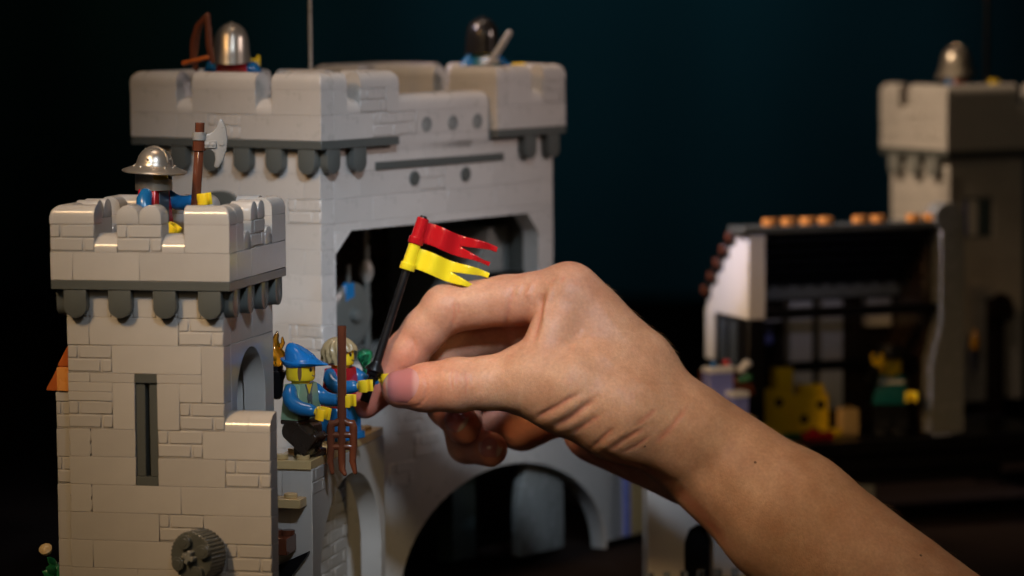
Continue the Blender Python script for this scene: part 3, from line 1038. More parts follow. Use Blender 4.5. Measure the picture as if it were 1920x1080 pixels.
# halberd of the tower guard
hb = at(368, 370, 1188)
ha = thing('toy_halberd', 'toy halberd with brown shaft and grey axe blade held by the tower guard', 'halberd', tuple(hb), math.radians(13.4))
dx = 2.0
sh = MB()
P = [(-0.6, 0, -7), (dx*0.66, 0, 17.0)]
sh.tube(P, [1.85, 1.85], 6, cap=False)
sh.tube([(dx*0.62, 0, 16.2), (dx*0.7, 0, 19.6)], [2.3, 2.3], 20, cap=False)
sh.tube([(dx*0.7, 0, 19.4), (dx*0.86, 0, 26.0)], [1.65, 1.65], 16, cap=False)
part('shaft', sh, 'brown', ha, 0.12)
ab = MB()
poly = [(2.2, 22.6), (4.2, 22.7), (6.0, 23.8), (7.4, 26.4), (8.0, 28.0), (9.0, 27.4), (10.2, 24.6), (10.6, 20.6), (10.2, 17.0), (9.0, 13.4), (7.2, 10.8), (5.7, 11.2), (6.3, 13.8), (6.0, 16.0), (4.6, 17.2), (2.2, 17.4)]
ab.prism(poly, 1.5, Matrix(((1, 0, 0, 0), (0, 0, 1, -0.75), (0, 1, 0, 0), (0, 0, 0, 1))))
axo = part('axe_head', ab, 'axe', ha, 0.45, (0.6, 0, -0.6), seg=2)
part('clip', MB().tube([(dx*0.72, 0, 20.0), (dx*0.78, 0, 22.8)], [2.45, 2.45], 24, cap=False), 'axe', axo, 0.12, (-0.6, 0, 0.5))
dt = MB().box(2.6, -1.3, 17.6, 6.8, -0.6, 20.4, 0.25)
dt.cyl((8.6, -0.5, 19.4), (8.6, -1.15, 19.4), 0.9, 0.9, 16, 0.1)
for x in (3.7, 5.6):
    dt.lathe([(0.8, 0), (0.75, 0.25), (0.3, 0.4), (0.01, 0.42)], 6, Matrix.Translation((x, -1.25, 19.0)) @ Matrix.Rotation(PI/2, 4, 'X'))
part('axe_boss', dt, 'axe', axo, 0, (0, 0, 0))

# flag on its pole
FD = 1238.0
A_ = at(795, 405, FD); B_ = at(683, 753, FD)
ax_ = Vector(A_-B_); ln = ax_.length; ax_.normalize()
nrm = -Vector(CW)                            # towards the camera
xr = ax_.cross(nrm); xr = xr if xr.dot(Vector(CR)) > 0 else -xr
nrm = xr.cross(ax_)*-1
fl = thing('toy_flag', 'toy flag with red and yellow forked pennants on a black lance between the fingers', 'flag', tuple(B_))
fl.rotation_mode = 'QUATERNION'
mm = Matrix((xr, ax_.cross(xr), ax_)).transposed()
fl.rotation_quaternion = mm.to_quaternion()
pl = MB().lathe([(0.01, 0), (1.75, 0), (1.75, 7.5), (1.5, 7.8), (1.5, 9.6), (2.3, 10.0), (2.6, 11.2), (3.6, 11.9), (3.55, 12.3), (1.75, 14.8), (1.6, 15.6), (1.5, 40), (1.42, ln-0.6), (1.1, ln), (0.01, ln+0.15)], 20)
part('lance', pl, 'black', fl, 0, sharp=35)


def pennant(z0, mat, ph):
    c = MB().lathe([(1.65, z0), (2.75, z0), (2.85, z0+0.15), (2.85, z0+2.3), (2.7, z0+2.5), (2.3, z0+2.55), (2.2, z0+9.6), (2.05, z0+9.8), (1.6, z0+9.8)], 28)
    o = part('pennant', c, mat, fl, 0, sharp=35)
    nx, L_ = 44, 29.0
    vs, fs = [], []
    zt, zb = z0+8.6, z0+1.1
    rows = 9
    def wav(x):
        return 1.5*math.sin(x*0.50+ph)*min(1, x/6)
    def strip(top, bot, x0, x1, nx):
        o_ = len(vs)
        for i in range(nx+1):
            x = x0+(x1-x0)*i/nx
            a, b = top(x), bot(x)
            for side in (-0.55, 0.55):
                tt = side
                for j in range(rows+1):
                    z = b+(a-b)*j/rows
                    sh_ = 0.7 if j in (0, rows) else 1.0
                    vs.append((x, wav(x)+tt*sh_, z))
        W = rows+1
        for i in range(nx):
            for sd in (0, 1):
                for j in range(rows):
                    p = o_+(i*2+sd)*W+j
                    q = p+2*W
                    fs.append((p, q, q+1, p+1) if sd == 0 else (p, p+1, q+1, q))
            p = o_+i*2*W
            fs.append((p, p+W, p+3*W, p+2*W)); fs.append((p+rows, p+2*W+rows, p+3*W+rows, p+W+rows))
        for i in (0, nx):
            p = o_+i*2*W
            for j in range(rows):
                fs.append((p+j, p+j+1, p+W+j+1, p+W+j))
    # body, then two tails
    up = lambda x: zt+0.35*math.sin(x*0.32)-0.015*x
    dn = lambda x: zb+0.35*math.sin(x*0.32)-0.1-0.015*x
    xs, xe = 15.6, L_
    strip(up, dn, 1.5, xs+0.02, 24)
    mid = lambda x: (up(xs)+dn(xs))/2
    e = lambda x: (x-xs)/(xe-xs)
    strip(lambda x: up(x)-0.2*e(x), lambda x: mid(x)+0.02+1.9*min(1, e(x)*1.25)-0.0*e(x), xs, xe, 20)
    xe2 = L_-1.0
    e2 = lambda x: (x-xs)/(xe2-xs)
    strip(lambda x: mid(x)-0.02-2.1*min(1, e2(x)*1.25), lambda x: dn(x)-0.3*e2(x), xs, xe2, 20)
    mbx = MB().add(vs, fs)
    f_ = part('cloth', mbx, mat, o, 0.0, sharp=60)
    return o


pennant(ln-10.6, 'flagred', 0.2)
pennant(ln-20.5, 'flagyellow', 0.5)

# torch at the tower's rear corner
tq = at(519, 712, 1216)
tr = thing('toy_torch', 'clear orange toy flame on a black torch beside the blue hat', 'torch', tuple(tq), 0.4)
part('torch_holder', MB().lathe([(0.9, -7), (2.0, -6), (2.6, 0), (3.6, 2.2), (3.6, 3.2), (2.4, 3.4), (2.4, 5.0)], 16), 'black', tr, 0.1)
fm = MB()
vs, fs = [], []
n, prof = 20, [(0.0, 1.9), (1.2, 2.7), (3.0, 3.0), (5.0, 2.6), (7.0, 1.9), (9.0, 1.2), (10.8, 0.9), (12.4, 0.25)]
for (z, r) in prof:
    for k in range(n):
        a = 2*PI*k/n
        rr = r*(1+0.17*math.cos(5*a+z*0.5))
        vs.append((rr*math.cos(a)+0.5*math.sin(z*0.6), rr*math.sin(a), z))
for i in range(len(prof)-1):
    for k in range(n):
        k2 = (k+1) % n
        fs.append((i*n+k, i*n+k2, (i+1)*n+k2, (i+1)*n+k))
fs.append(tuple(range(n))[::-1]); fs.append(tuple((len(prof)-1)*n+k for k in range(n)))
fm.add(vs, fs)
fm.tube([(1.4, 0, 6.5), (2.4, 0, 8.2), (2.2, 0, 10.0)], [1.0, 0.8, 0.4], 10)
part('flame', fm, 'flame', tr, 0, (0, 0, 5.0), sharp=60)
# clear green goblet-like plume by the fingers
gq = at(684, 690, 1262)
gb = thing('green_jewel', 'clear green toy jewel piece behind the flag lance', 'jewel', tuple(gq))
part('jewel', MB().lathe([(0.9, -6), (1.0, 0), (2.2, 2.0), (3.3, 4.2), (3.0, 6.2), (1.2, 7.0)], 8), 'greenclear', gb, 0.2)
part('jewel_foot', MB().lathe([(2.4, -9), (2.4, -6.5), (1.0, -6)], 12), 'greenclear', gb, 0.1)
# potted plant by the tower's foot
pq = at(108, 1066, 1196)
pt = thing('toy_plant', 'green toy plant with pale flowers at the foot of the tower', 'plant', (pq[0], pq[1], GROUND))
OFF[pt.name] = Vector((0, 0, 0))
hz = pq[2]-GROUND
part('stem', MB().tube([(0, 0, 0), (0.5, 0, hz*0.6), (0, 0, hz)], [1.4, 1.2, 1.0], 8), 'green', pt)
for k in range(10):
    a = k*2.4
    lf = MB().lathe([(0.2, 0), (1.5, 1.2), (1.9, 2.8), (1.3, 4.6), (0.05, 6)], 8, Matrix.Rotation(a, 4, 'Z') @ Matrix.Rotation(1.0+0.2*(k % 3), 4, 'Y') @ Matrix.Scale(0.35, 4, (0, 1, 0)))
    part('leaf', lf, 'green', pt, 0, (0, 0, hz-6+k*0.7))
for (x, z) in ((-3.0, 6.0), (4.5, -1.5)):
    part('flower', MB().lathe([(0.6, 0), (2.2, 1.0), (2.4, 2.2), (1.2, 3.0), (0.05, 3.2)], 10), 'tan', pt, 0, (x, -2, hz+z), (0.8, 0, 0))
# ================================================================ hand and forearm: one smooth continuous surface
HD = 1238.0
HO = np.array(at(1320, 840, HD))


def J(px, py, dw):
    """joint of the hand: local x right, y away, z up (mm, from the wrist)"""
    p = at(px, py, HD+dw)-HO
    return np.array([p@CR, p@CW, p@CU])


def cap_(a, b, ra, rb):
    return (J(*a), J(*b), ra, rb)


ARM = [cap_((1290, 822, 8), (1480, 972, 0), 19.5, 24.0), cap_((1480, 972, 0), (2330, 1650, -45), 24.3, 30.5),
       cap_((1310, 842, 20), (1500, 990, 14), 18.5, 22.0), cap_((1500, 990, 14), (2330, 1650, -30), 22.0, 30)]
PALM = ARM + [
    cap_((1320, 826, 0), (1190, 690, 0), 12.0, 13.2), cap_((1190, 690, 0), (1066, 556, 0), 13.6, 11.3),
    cap_((1300, 835, 14), (1045, 592, 19), 11.0, 11.0), cap_((1300, 850, 26), (1055, 655, 35), 12.5, 10.5),
    cap_((1340, 880, 32), (1085, 725, 48), 13.5, 10.0), cap_((1290, 872, 30), (1125, 800, 44), 14.5, 14.0),
    cap_((1270, 812, -2), (1165, 765, -7), 17.5, 18.0), cap_((1165, 765, -7), (1062, 728, -9), 18.0, 15.2),
    cap_((1062, 728, -9), (985, 713, -9), 15.2, 11.2),
    cap_((1100, 600, 3), (1125, 690, -2), 11.0, 16.0), cap_((1066, 556, -3), (1036, 618, -9), 7.5, 6.5), cap_((1036, 618, -9), (1010, 680, -12), 6.5, 8.0),
]
THUMB = [cap_((1062, 728, -9), (985, 713, -9), 15.2, 11.2), cap_((985, 713, -9), (915, 719, -9), 11.2, 9.3), cap_((915, 719, -9), (855, 722, -9), 9.3, 9.5),
         cap_((855, 722, -9), (800, 726, -7.5), 9.5, 8.5), cap_((800, 726, -7.5), (752, 729, -5), 8.5, 6.9)]
INDEX = [cap_((1150, 650, 2), (1064, 555, 0), 13, 11.2), cap_((1064, 555, 0), (950, 563, 3), 11.2, 9.0), cap_((950, 563, 3), (836, 580, 6), 9.0, 8.8), cap_((836, 580, 6), (798, 618, 7), 8.8, 7.9),
         cap_((798, 618, 7), (762, 662, 8), 7.9, 7.6), cap_((762, 662, 8), (724, 716, 9), 7.6, 7.2), cap_((724, 716, 9), (684, 754, 9), 7.0, 6.0),
         cap_((980, 575, 11), (992, 628, 18), 9.0, 9.0)]
MIDDLE = [cap_((1150, 690, 18), (1042, 588, 19), 12, 10.8), cap_((1042, 588, 19), (830, 648, 24), 10.5, 9.0), cap_((830, 648, 24), (838, 760, 24), 9.0, 7.6), cap_((838, 760, 24), (868, 800, 17), 7.6, 6.5)]
RING = [cap_((1150, 730, 30), (1052, 652, 35), 12, 10.3), cap_((1052, 652, 35), (852, 730, 40), 10.0, 8.6), cap_((852, 730, 40), (876, 832, 37), 8.6, 7.2), cap_((876, 832, 37), (919, 843, 28), 7.2, 6.4)]
LITTLE = [cap_((1160, 780, 40), (1082, 742, 46), 12, 11), cap_((1082, 742, 46), (978, 792, 50), 11.5, 10.6), cap_((978, 790, 50), (925, 778, 53), 10.4, 9.6)]


def d_caps(P, caps, k):
    out = None
    for a, b, ra, rb in caps:
        ab = (b-a).astype(np.float32)
        L2 = float(ab@ab)
        q = P-a.astype(np.float32)
        t = np.clip((q@ab)/L2, 0, 1)
        q -= t[:, None]*ab
        d = np.sqrt(np.einsum('ij,ij->i', q, q))-(ra+(rb-ra)*t)
        if out is None:
            out = d
        else:
            h = np.clip(0.5+0.5*(d-out)/k, 0, 1)
            out = d*(1-h)+out*h-k*h*(1-h)
    return out


def smin(a, b, k):
    h = np.clip(0.5+0.5*(b-a)/k, 0, 1)
    return b*(1-h)+a*h-k*h*(1-h)


def sdf(P):
    P = P.astype(np.float32)
    palm = d_caps(P, PALM, 6.0)
    out = smin(palm, d_caps(P, THUMB, 3.0), 5.0)
    for ch, k in ((INDEX, 4.0), (MIDDLE, 3.5), (RING, 3.5), (LITTLE, 3.5)):
        out = smin(out, smin(palm, d_caps(P, ch, 2.2), k), 0.35)
    return out


def surface_nets(lo, hi, h):
    n = np.ceil((hi-lo)/h).astype(int)+1
    xs = [lo[i]+h*np.arange(n[i]) for i in range(3)]
    V = np.empty(n, np.float32)
    for i in range(n[0]):
        Y, Z = np.meshgrid(xs[1], xs[2], indexing='ij')
        P = np.stack([np.full(Y.size, xs[0][i]), Y.ravel(), Z.ravel()], 1)
        V[i] = sdf(P).reshape(n[1], n[2])
    s = V < 0
    c = np.zeros(tuple(n-1), np.int8)
    cs = [(i, j, k) for i in (0, 1) for j in (0, 1) for k in (0, 1)]
    sl = lambda A, o: A[o[0]:A.shape[0]-1+o[0], o[1]:A.shape[1]-1+o[1], o[2]:A.shape[2]-1+o[2]]
    for o in cs:
        c += sl(s, o)
    act = (c > 0) & (c < 8)
    idx = -np.ones(act.shape, int)
    ii = np.argwhere(act)
    idx[act] = np.arange(len(ii))
    acc = np.zeros((len(ii), 3)); cnt = np.zeros(len(ii))
    for a in range(3):
        for o in cs:
            if o[a]: continue
            o2 = list(o); o2[a] = 1
            v0 = V[tuple((ii+np.array(o)).T)]; v1 = V[tuple((ii+np.array(o2)).T)]
            m = (v0 < 0) != (v1 < 0)
            t = np.where(m, v0/np.where(m, v0-v1, 1), 0)
            p = np.array(o, float)[None].repeat(len(ii), 0); p[:, a] = t
            acc[m] += p[m]; cnt[m] += 1
    vert = lo+h*(ii+acc/cnt[:, None])
    faces = []
    for a in range(3):
        b, c_ = (a+1) % 3, (a+2) % 3
        A = s.take(range(0, n[a]-1), a); Bm = s.take(range(1, n[a]), a)
        ed = np.argwhere(A != Bm)
        ok = (ed[:, b] > 0) & (ed[:, c_] > 0) & (ed[:, b] < n[b]-1) & (ed[:, c_] < n[c_]-1)
        ed = ed[ok]
        fl_ = A[tuple(ed.T)]
        q = []
        for (db, dc) in ((1, 1), (0, 1), (0, 0), (1, 0)):
            e = ed.copy(); e[:, b] -= db; e[:, c_] -= dc
            q.append(idx[tuple(e.T)])
        q = np.stack(q, 1)
        q[~fl_] = q[~fl_][:, ::-1]
        faces.append(q)
    return vert, np.concatenate(faces)


def grad(P, e=0.15):
    g = np.zeros((len(P), 3))
    for a in range(3):
        d = np.zeros(3); d[a] = e
        g[:, a] = (sdf(P+d)-sdf(P-d))/(2*e)
    return g/np.maximum(1e-6, np.linalg.norm(g, axis=1))[:, None]


lo = np.array([-135.0, -80.0, -170.0]); hi = np.array([215.0, 80.0, 72.0])
hv, hf = surface_nets(lo, hi, 1.15)
hme = bpy.data.meshes.new('hand_skin')
hme.from_pydata((hv*S).tolist(), [], hf.tolist())
# one round of subdivision, then back onto the exact surface
tmp = bpy.data.objects.new('hand_tmp', hme); COL.objects.link(tmp)
sb = tmp.modifiers.new('s', 'SUBSURF'); sb.levels = 1
dg = bpy.context.evaluated_depsgraph_get()
me2 = bpy.data.meshes.new_from_object(tmp.evaluated_get(dg))
bpy.data.objects.remove(tmp); bpy.data.meshes.remove(hme)
me2.name = 'hand_skin'
nv = len(me2.vertices)
co = np.empty(nv*3); me2.vertices.foreach_get('co', co); co = co.reshape(-1, 3)/S
for _ in range(2):
    g = grad(co)
    co = co-g*np.clip(sdf(co), -0.8, 0.8)[:, None]
g = grad(co)
# relief: creases, tendons, faint veins. each line is (points on the picture side, depth shift, width mm, depth mm)
LINES = [
    ([(1002, 786), (1040, 765), (1088, 736)], 1.7, -0.9), ([(1036, 803), (1075, 780), (1120, 744)], 1.8, -1.0),
    ([(1068, 815), (1096, 798), (1130, 775)], 1.4, -0.4), ([(1108, 842), (1130, 822), (1152, 800)], 1.5, -0.6),
    ([(1140, 845), (1170, 825), (1212, 800)], 1.5, -0.6), ([(1165, 850), (1190, 838), (1222, 815)], 1.2, -0.35),
    ([(1020, 794), (1058, 772), (1104, 740)], 2.2, 0.45), ([(1052, 812), (1084, 790), (1124, 762)], 2.2, 0.4),
    ([(1125, 846), (1150, 825), (1180, 803)], 2.0, 0.35),
    ([(848, 688), (846, 712), (850, 738)], 0.9, -0.32), ([(858, 690), (856, 715), (860, 735)], 0.8, -0.22), ([(872, 694), (876, 718), (872, 745)], 0.8, -0.26), ([(884, 702), (886, 722)], 0.7, -0.15),
    ([(742, 691), (765, 691), (788, 697), (799, 712), (801, 728), (798, 746), (786, 760), (762, 764)], 0.75, -0.42),
    ([(850, 562), (852, 590), (846, 622)], 1.2, -0.6), ([(858, 566), (862, 592)], 0.9, -0.25),
    ([(772, 630), (778, 650), (777, 672)], 1.0, -0.5), ([(786, 632), (792, 650)], 0.8, -0.2),
    ([(962, 538), (955, 575), (948, 625)], 1.8, -1.0),
    ([(1018, 545), (1012, 590), (996, 650)], 2.2, -1.3), ([(1000, 528), (985, 560)], 1.6, 0.5), ([(978, 530), (968, 555)], 1.3, 0.4), ([(1036, 535), (1024, 570), (1018, 610)], 2.0, 0.8),
    ([(1044, 520), (1030, 528)], 1.2, -0.25), ([(1060, 516), (1050, 532)], 1.2, -0.2),
    ([(1080, 620), (1120, 660), (1190, 710), (1260, 760)], 3.0, 0.35), ([(1110, 560), (1180, 640), (1260, 720)], 3.0, 0.3),
    ([(1250, 900), (1310, 960), (1370, 1040)], 4.5, -0.8), ([(1190, 880), (1230, 890), (1275, 915)], 3.0, -0.5), ([(1275, 870), (1340, 935), (1430, 1040)], 5.0, 0.4),
    ([(1120, 845), (1165, 868), (1220, 880)], 2.0, -0.5),
    ([(1190, 800), (1215, 780), (1232, 765)], 1.4, -0.2), ([(1225, 835), (1260, 800), (1290, 760)], 1.8, -0.25),
]
u_ = co[:, 0]; z_ = co[:, 2]; dep_ = HD+co[:, 1]
k_ = HO-CAM
hu, hw_, hz_ = k_@CR, k_@CW, k_@CU
px = 960+FPX*(u_+hu)/(co[:, 1]+hw_); py = 540-FPX*(z_+hz_)/(co[:, 1]+hw_)
facing = np.clip((-g[:, 1]-0.05)*3, 0, 1)
near = facing*(co[:, 1] < 34)
disp = np.zeros(nv); red = np.zeros(nv); dark = np.zeros(nv)
for pts, wd_, dp in LINES:
    best = np.full(nv, 1e9); along = np.zeros(nv)
    tot = len(pts)-1
    for i in range(tot):
        a = np.array(pts[i], float); b = np.array(pts[i+1], float); ab = b-a
        t = np.clip(((px-a[0])*ab[0]+(py-a[1])*ab[1])/(ab@ab), 0, 1)
        d = np.hypot(px-a[0]-t*ab[0], py-a[1]-t*ab[1])
        m = d < best
        best[m] = d[m]; along[m] = ((i+t)/tot)[m]
    wpx = wd_*5.17*0.6
    gsn = np.exp(-(best/wpx)**2)*np.clip(np.sin(np.clip(along, 0.04, 0.96)*PI)*1.6, 0, 1)*near
    disp += dp*(0.78 if dp < 0 else 1)*gsn
    if dp < -0.15:
        red = np.maximum(red, 0.5*gsn)
# soft unevenness of flesh
for (fx_, fy_, fz_, am) in ((0.11, 0.13, 0.12, 0.22), (0.31, 0.27, 0.33, 0.09), (0.8, 0.9, 0.7, 0.03)):
    disp += am*np.sin(co[:, 0]*fx_+1.3*np.sin(co[:, 2]*fz_*0.7))*np.sin(co[:, 1]*fy_+2)*np.sin(co[:, 2]*fz_+0.6)
co2 = co+g*disp[:, None]
me2.vertices.foreach_set('co', (co2*S).ravel())
me2.update()
for tipp, rad, am in (((735, 728, -5), 24, 0.75), ((690, 750, 9), 26, 1.0), ((740, 680, 8), 20, 0.55), ((868, 800, 17), 20, 0.9), ((919, 843, 28), 20, 0.8), ((1010, 620, 6), 18, 0.6), ((860, 690, 24), 22, 0.4),
                      ((1000, 600, 10), 26, 0.5), ((840, 585, 6), 16, 0.3), ((1066, 540, 0), 18, 0.3), ((855, 720, -9), 14, 0.25), ((1100, 820, 44), 40, 0.7), ((960, 790, 46), 34, 0.6)):
    d = np.linalg.norm(co-J(*tipp), axis=1)
    red = np.maximum(red, am*np.exp(-(d/rad)**2))
ca = me2.color_attributes.new('flush', 'FLOAT_COLOR', 'POINT')
colr = np.zeros((nv, 4), np.float32); colr[:, 0] = red; colr[:, 3] = 1
ca.data.foreach_set('color', colr.ravel())
for p in me2.polygons:
    p.use_smooth = True

# skin
m, nt, b = mat_base('skin')
N, L = nt.nodes, nt.links
tc = N.new('ShaderNodeTexCoord')
fa = N.new('ShaderNodeAttribute'); fa.attribute_name = 'flush'
sx = N.new('ShaderNodeSeparateColor'); L.new(fa.outputs['Color'], sx.inputs[0])
nz = N.new('ShaderNodeTexNoise'); nz.inputs['Scale'].default_value = 95; nz.inputs['Detail'].default_value = 5; nz.inputs['Roughness'].default_value = 0.65
L.new(tc.outputs['Object'], nz.inputs['Vector'])
cr = N.new('ShaderNodeValToRGB')
cr.color_ramp.elements[0].position = 0.30; cr.color_ramp.elements[0].color = (0.46, 0.250, 0.150, 1)
cr.color_ramp.elements[1].position = 0.72; cr.color_ramp.elements[1].color = (0.60, 0.37, 0.245, 1)
L.new(nz.outputs[0], cr.inputs[0])
fine = N.new('ShaderNodeTexNoise'); fine.inputs['Scale'].default_value = 900; fine.inputs['Detail'].default_value = 3
L.new(tc.outputs['Object'], fine.inputs['Vector'])
fm_ = N.new('ShaderNodeMapRange'); fm_.inputs['From Min'].default_value = 0.3; fm_.inputs['From Max'].default_value = 0.7; fm_.inputs['To Min'].default_value = 0.90; fm_.inputs['To Max'].default_value = 1.08
L.new(fine.outputs[0], fm_.inputs[0])
mu = N.new('ShaderNodeMix'); mu.data_type = 'RGBA'; mu.blend_type = 'MULTIPLY'; mu.inputs[0].default_value = 1
L.new(cr.outputs[0], mu.inputs[6]); L.new(fm_.outputs[0], mu.inputs[7])
mx = N.new('ShaderNodeMix'); mx.data_type = 'RGBA'
mx.inputs[7].default_value = (0.54, 0.13, 0.09, 1)
ml = N.new('ShaderNodeMath'); ml.operation = 'MULTIPLY'; ml.inputs[1].default_value = 0.8
L.new(sx.outputs[0], ml.inputs[0]); L.new(ml.outputs[0], mx.inputs[0]); L.new(mu.outputs[2], mx.inputs[6])
L.new(mx.outputs[2], b.inputs['Base Color'])
b.inputs['Subsurface Weight'].default_value = 0.25
b.inputs['Subsurface Radius'].default_value = (1.0, 0.35, 0.18)
b.inputs['Subsurface Scale'].default_value = 0.0028
b.inputs['Roughness'].default_value = 0.46
b.inputs['Specular IOR Level'].default_value = 0.42
vo = N.new('ShaderNodeTexVoronoi'); vo.feature = 'DISTANCE_TO_EDGE'; vo.inputs['Scale'].default_value = 1150
mpv = N.new('ShaderNodeMapping'); mpv.inputs['Scale'].default_value = (1.0, 1.0, 0.6); mpv.inputs['Rotation'].default_value = (0.4, 0.7, 0.3)
L.new(tc.outputs['Object'], mpv.inputs[0]); L.new(mpv.outputs[0], vo.inputs['Vector'])
v2_ = N.new('ShaderNodeMapRange'); v2_.inputs['From Max'].default_value = 0.25; L.new(vo.outputs['Distance'], v2_.inputs[0])
nb = N.new('ShaderNodeTexNoise'); nb.inputs['Scale'].default_value = 380; nb.inputs['Detail'].default_value = 4
L.new(tc.outputs['Object'], nb.inputs['Vector'])
ad = N.new('ShaderNodeMath'); ad.operation = 'ADD'; L.new(v2_.outputs[0], ad.inputs[0]); L.new(nb.outputs[0], ad.inputs[1])
bu = N.new('ShaderNodeBump'); bu.inputs['Strength'].default_value = 0.3; bu.inputs['Distance'].default_value = 0.00013
L.new(ad.outputs[0], bu.inputs['Height']); L.new(bu.outputs[0], b.inputs['Normal'])
M['skin'] = m
me2.materials.append(m)
HAND = bpy.data.objects.new('person', me2)
COL.objects.link(HAND)
HAND.matrix_world = Matrix(((CR[0], CW[0], CU[0], HO[0]*S), (CR[1], CW[1], CU[1], HO[1]*S), (CR[2], CW[2], CU[2], HO[2]*S), (0, 0, 0, 1)))
tag(HAND, 'bare hand and forearm of a person pinching the toy flag between thumb and index finger', 'hand')

# nails
m, nt, b = mat_base('nail')
N, L = nt.nodes, nt.links
at_ = N.new('ShaderNodeAttribute'); at_.attribute_name = 'nail'
sp = N.new('ShaderNodeSeparateColor'); L.new(at_.outputs['Color'], sp.inputs[0])
rp = N.new('ShaderNodeValToRGB')
e = rp.color_ramp.elements
e[0].position = 0.0; e[0].color = (0.56, 0.31, 0.28, 1)
e[1].position = 1.0; e[1].color = (0.58, 0.43, 0.35, 1)
for p_, c_ in ((0.10, (0.54, 0.30, 0.285, 1)), (0.22, (0.42, 0.165, 0.165, 1)), (0.80, (0.43, 0.165, 0.165, 1)), (0.88, (0.56, 0.40, 0.33, 1))):
    q = e.new(p_); q.color = c_
L.new(sp.outputs[0], rp.inputs[0]); L.new(rp.outputs[0], b.inputs['Base Color'])
b.inputs['Roughness'].default_value = 0.2
b.inputs['Subsurface Weight'].default_value = 0.15
b.inputs['Subsurface Scale'].default_value = 0.0015
M['nail'] = m


def nail(tip, root, face_dir, halfw, length, name='nail', lift=0.25):
    """nail plate laid on the skin: u from root to free edge, v across"""
    tip, root = J(*tip), J(*root)
    ax = tip-root; ax /= np.linalg.norm(ax)
    fd = np.array(face_dir, float); fd -= ax*(fd@ax); fd /= np.linalg.norm(fd)
    sd = np.cross(ax, fd)
    nu, nw = 20, 18
    P, A = [], []
    for i in range(nu+1):
        u = i/nu
        wv = halfw*(1-0.10*u)
        for j in range(nw+1):
            v = -1+2*j/nw
            endb = 1-0.24*(v*v)                     # rounded free edge
            rootb = 0.34*(v*v)                       # rounded cuticle edge
            uu = rootb+(endb-rootb)*u
            th = v*math.radians(62)
            P.append(tip-ax*length*(1-uu)+sd*wv*math.sin(th)*1.12+fd*(wv*math.cos(th)*0.8))
            A.append(u)
    P = np.array(P)
    # drop each point along the nail's facing onto the skin, then lift it slightly
    base = P.copy()
    t = np.full(len(P), 6.0)
    q = base+fd*6.0
    for _ in range(30):
        d = sdf(q)
        q = q-fd[None]*np.clip(d, -1, 1)[:, None]*0.8
    U = np.array(A)
    cross = np.array([abs(-1+2*(k % (nw+1))/nw) for k in range(len(P))])
    lf = lift*(1-cross**6)*np.clip(U*3, 0.05, 1)
    # relax towards a clean curve
    Q = q.reshape(nu+1, nw+1, 3)
    for _ in range(6):
        R_ = Q.copy(); R_[1:-1] = (Q[:-2]+2*Q[1:-1]+Q[2:])/4; Q = R_
    q = Q.reshape(-1, 3)+fd[None]*(lf+0.10)[:, None]
    vs = list(map(tuple, q))+list(map(tuple, q-fd[None]*0.7))
    n0 = len(q); W = nw+1
    fs = []
    for i in range(nu):
        for j in range(nw):
            a = i*W+j
            fs.append((a, a+1, a+W+1, a+W)); fs.append((n0+a, n0+a+W, n0+a+W+1, n0+a+1))
    ring = [j for j in range(W)]+[i*W+nw for i in range(1, nu+1)]+[nu*W+j for j in range(nw-1, -1, -1)]+[i*W for i in range(nu-1, 0, -1)]
    for k in range(len(ring)):
        a, c = ring[k], ring[(k+1) % len(ring)]
        fs.append((a, n0+a, n0+c, c))
    me = MB().add(vs, fs).mesh('nail', 'nail', 0, 70)
    cl = me.color_attributes.new('nail', 'FLOAT_COLOR', 'POINT')
    cc = np.empty(len(me.vertices)*3); me.vertices.foreach_get('co', cc); cc = cc.reshape(-1, 3)/S
    uu = np.clip(1-((tip[None]-cc)@ax)/length, 0, 1)
    arr = np.ones((len(cc), 4), np.float32); arr[:, 0] = uu
    cl.data.foreach_set('color', arr.ravel())
    o = put(name, me, None)
    o.parent = HAND
    return o


nail((717, 729, -5), (800, 726, -7), (0.0, -1, 0.26), 6.5, 15.0, 'thumb_nail')
nail((882, 810, 15), (832, 778, 22), (-0.12, -0.9, 0.30), 4.6, 9.2, 'finger_nail')
nail((948, 846, 27), (890, 840, 31), (0.0, -0.95, 0.22), 4.2, 8.6, 'finger_nail')

# fine hairs on the forearm
hb_ = MB()
cnt = 0
r2 = random.Random(3)
cand = np.where((px > 1120) & (px < 1860) & (py > 480) & (py < 1090))[0]
r2np = np.random.RandomState(5)
r2np.shuffle(cand)
for i in cand:
    n_ = g[i]
    edge = abs(n_[1]) < 0.55 and (n_[0]*0.65+n_[2]*0.76) > 0.4
    if not (edge or (n_[1] < -0.4 and r2.random() < 0.10)):
        continue
    p = Vector(co2[i]); nn = Vector(n_)
    along_ = Vector((0.55, 0.1*r2.uniform(-1, 1), -0.75)) if r2.random() < 0.8 else Vector((0.8, 0, 0.2))
    t_ = (along_-nn*along_.dot(nn)).normalized()
    ln_ = r2.uniform(1.6, 4.6) if edge else r2.uniform(1.5, 3.5)
    q1 = p+nn*0.32*ln_*0.55+t_*ln_*0.45; q2 = p+nn*0.40*ln_*0.8+t_*ln_
    hb_.tube([tuple(p-nn*0.1), tuple(q1), tuple(q2)], [0.022, 0.016, 0.006], 3, cap=False)
    cnt += 1
    if cnt >= 420: break
m, nt, b = mat_base('pale_hair'); b.inputs['Base Color'].default_value = (0.42, 0.27, 0.13, 1); b.inputs['Roughness'].default_value = 0.4
o = put('arm_hair', hb_.mesh('arm_hair', m, 0, 80), None); o.parent = HAND; o['kind'] = 'stuff'
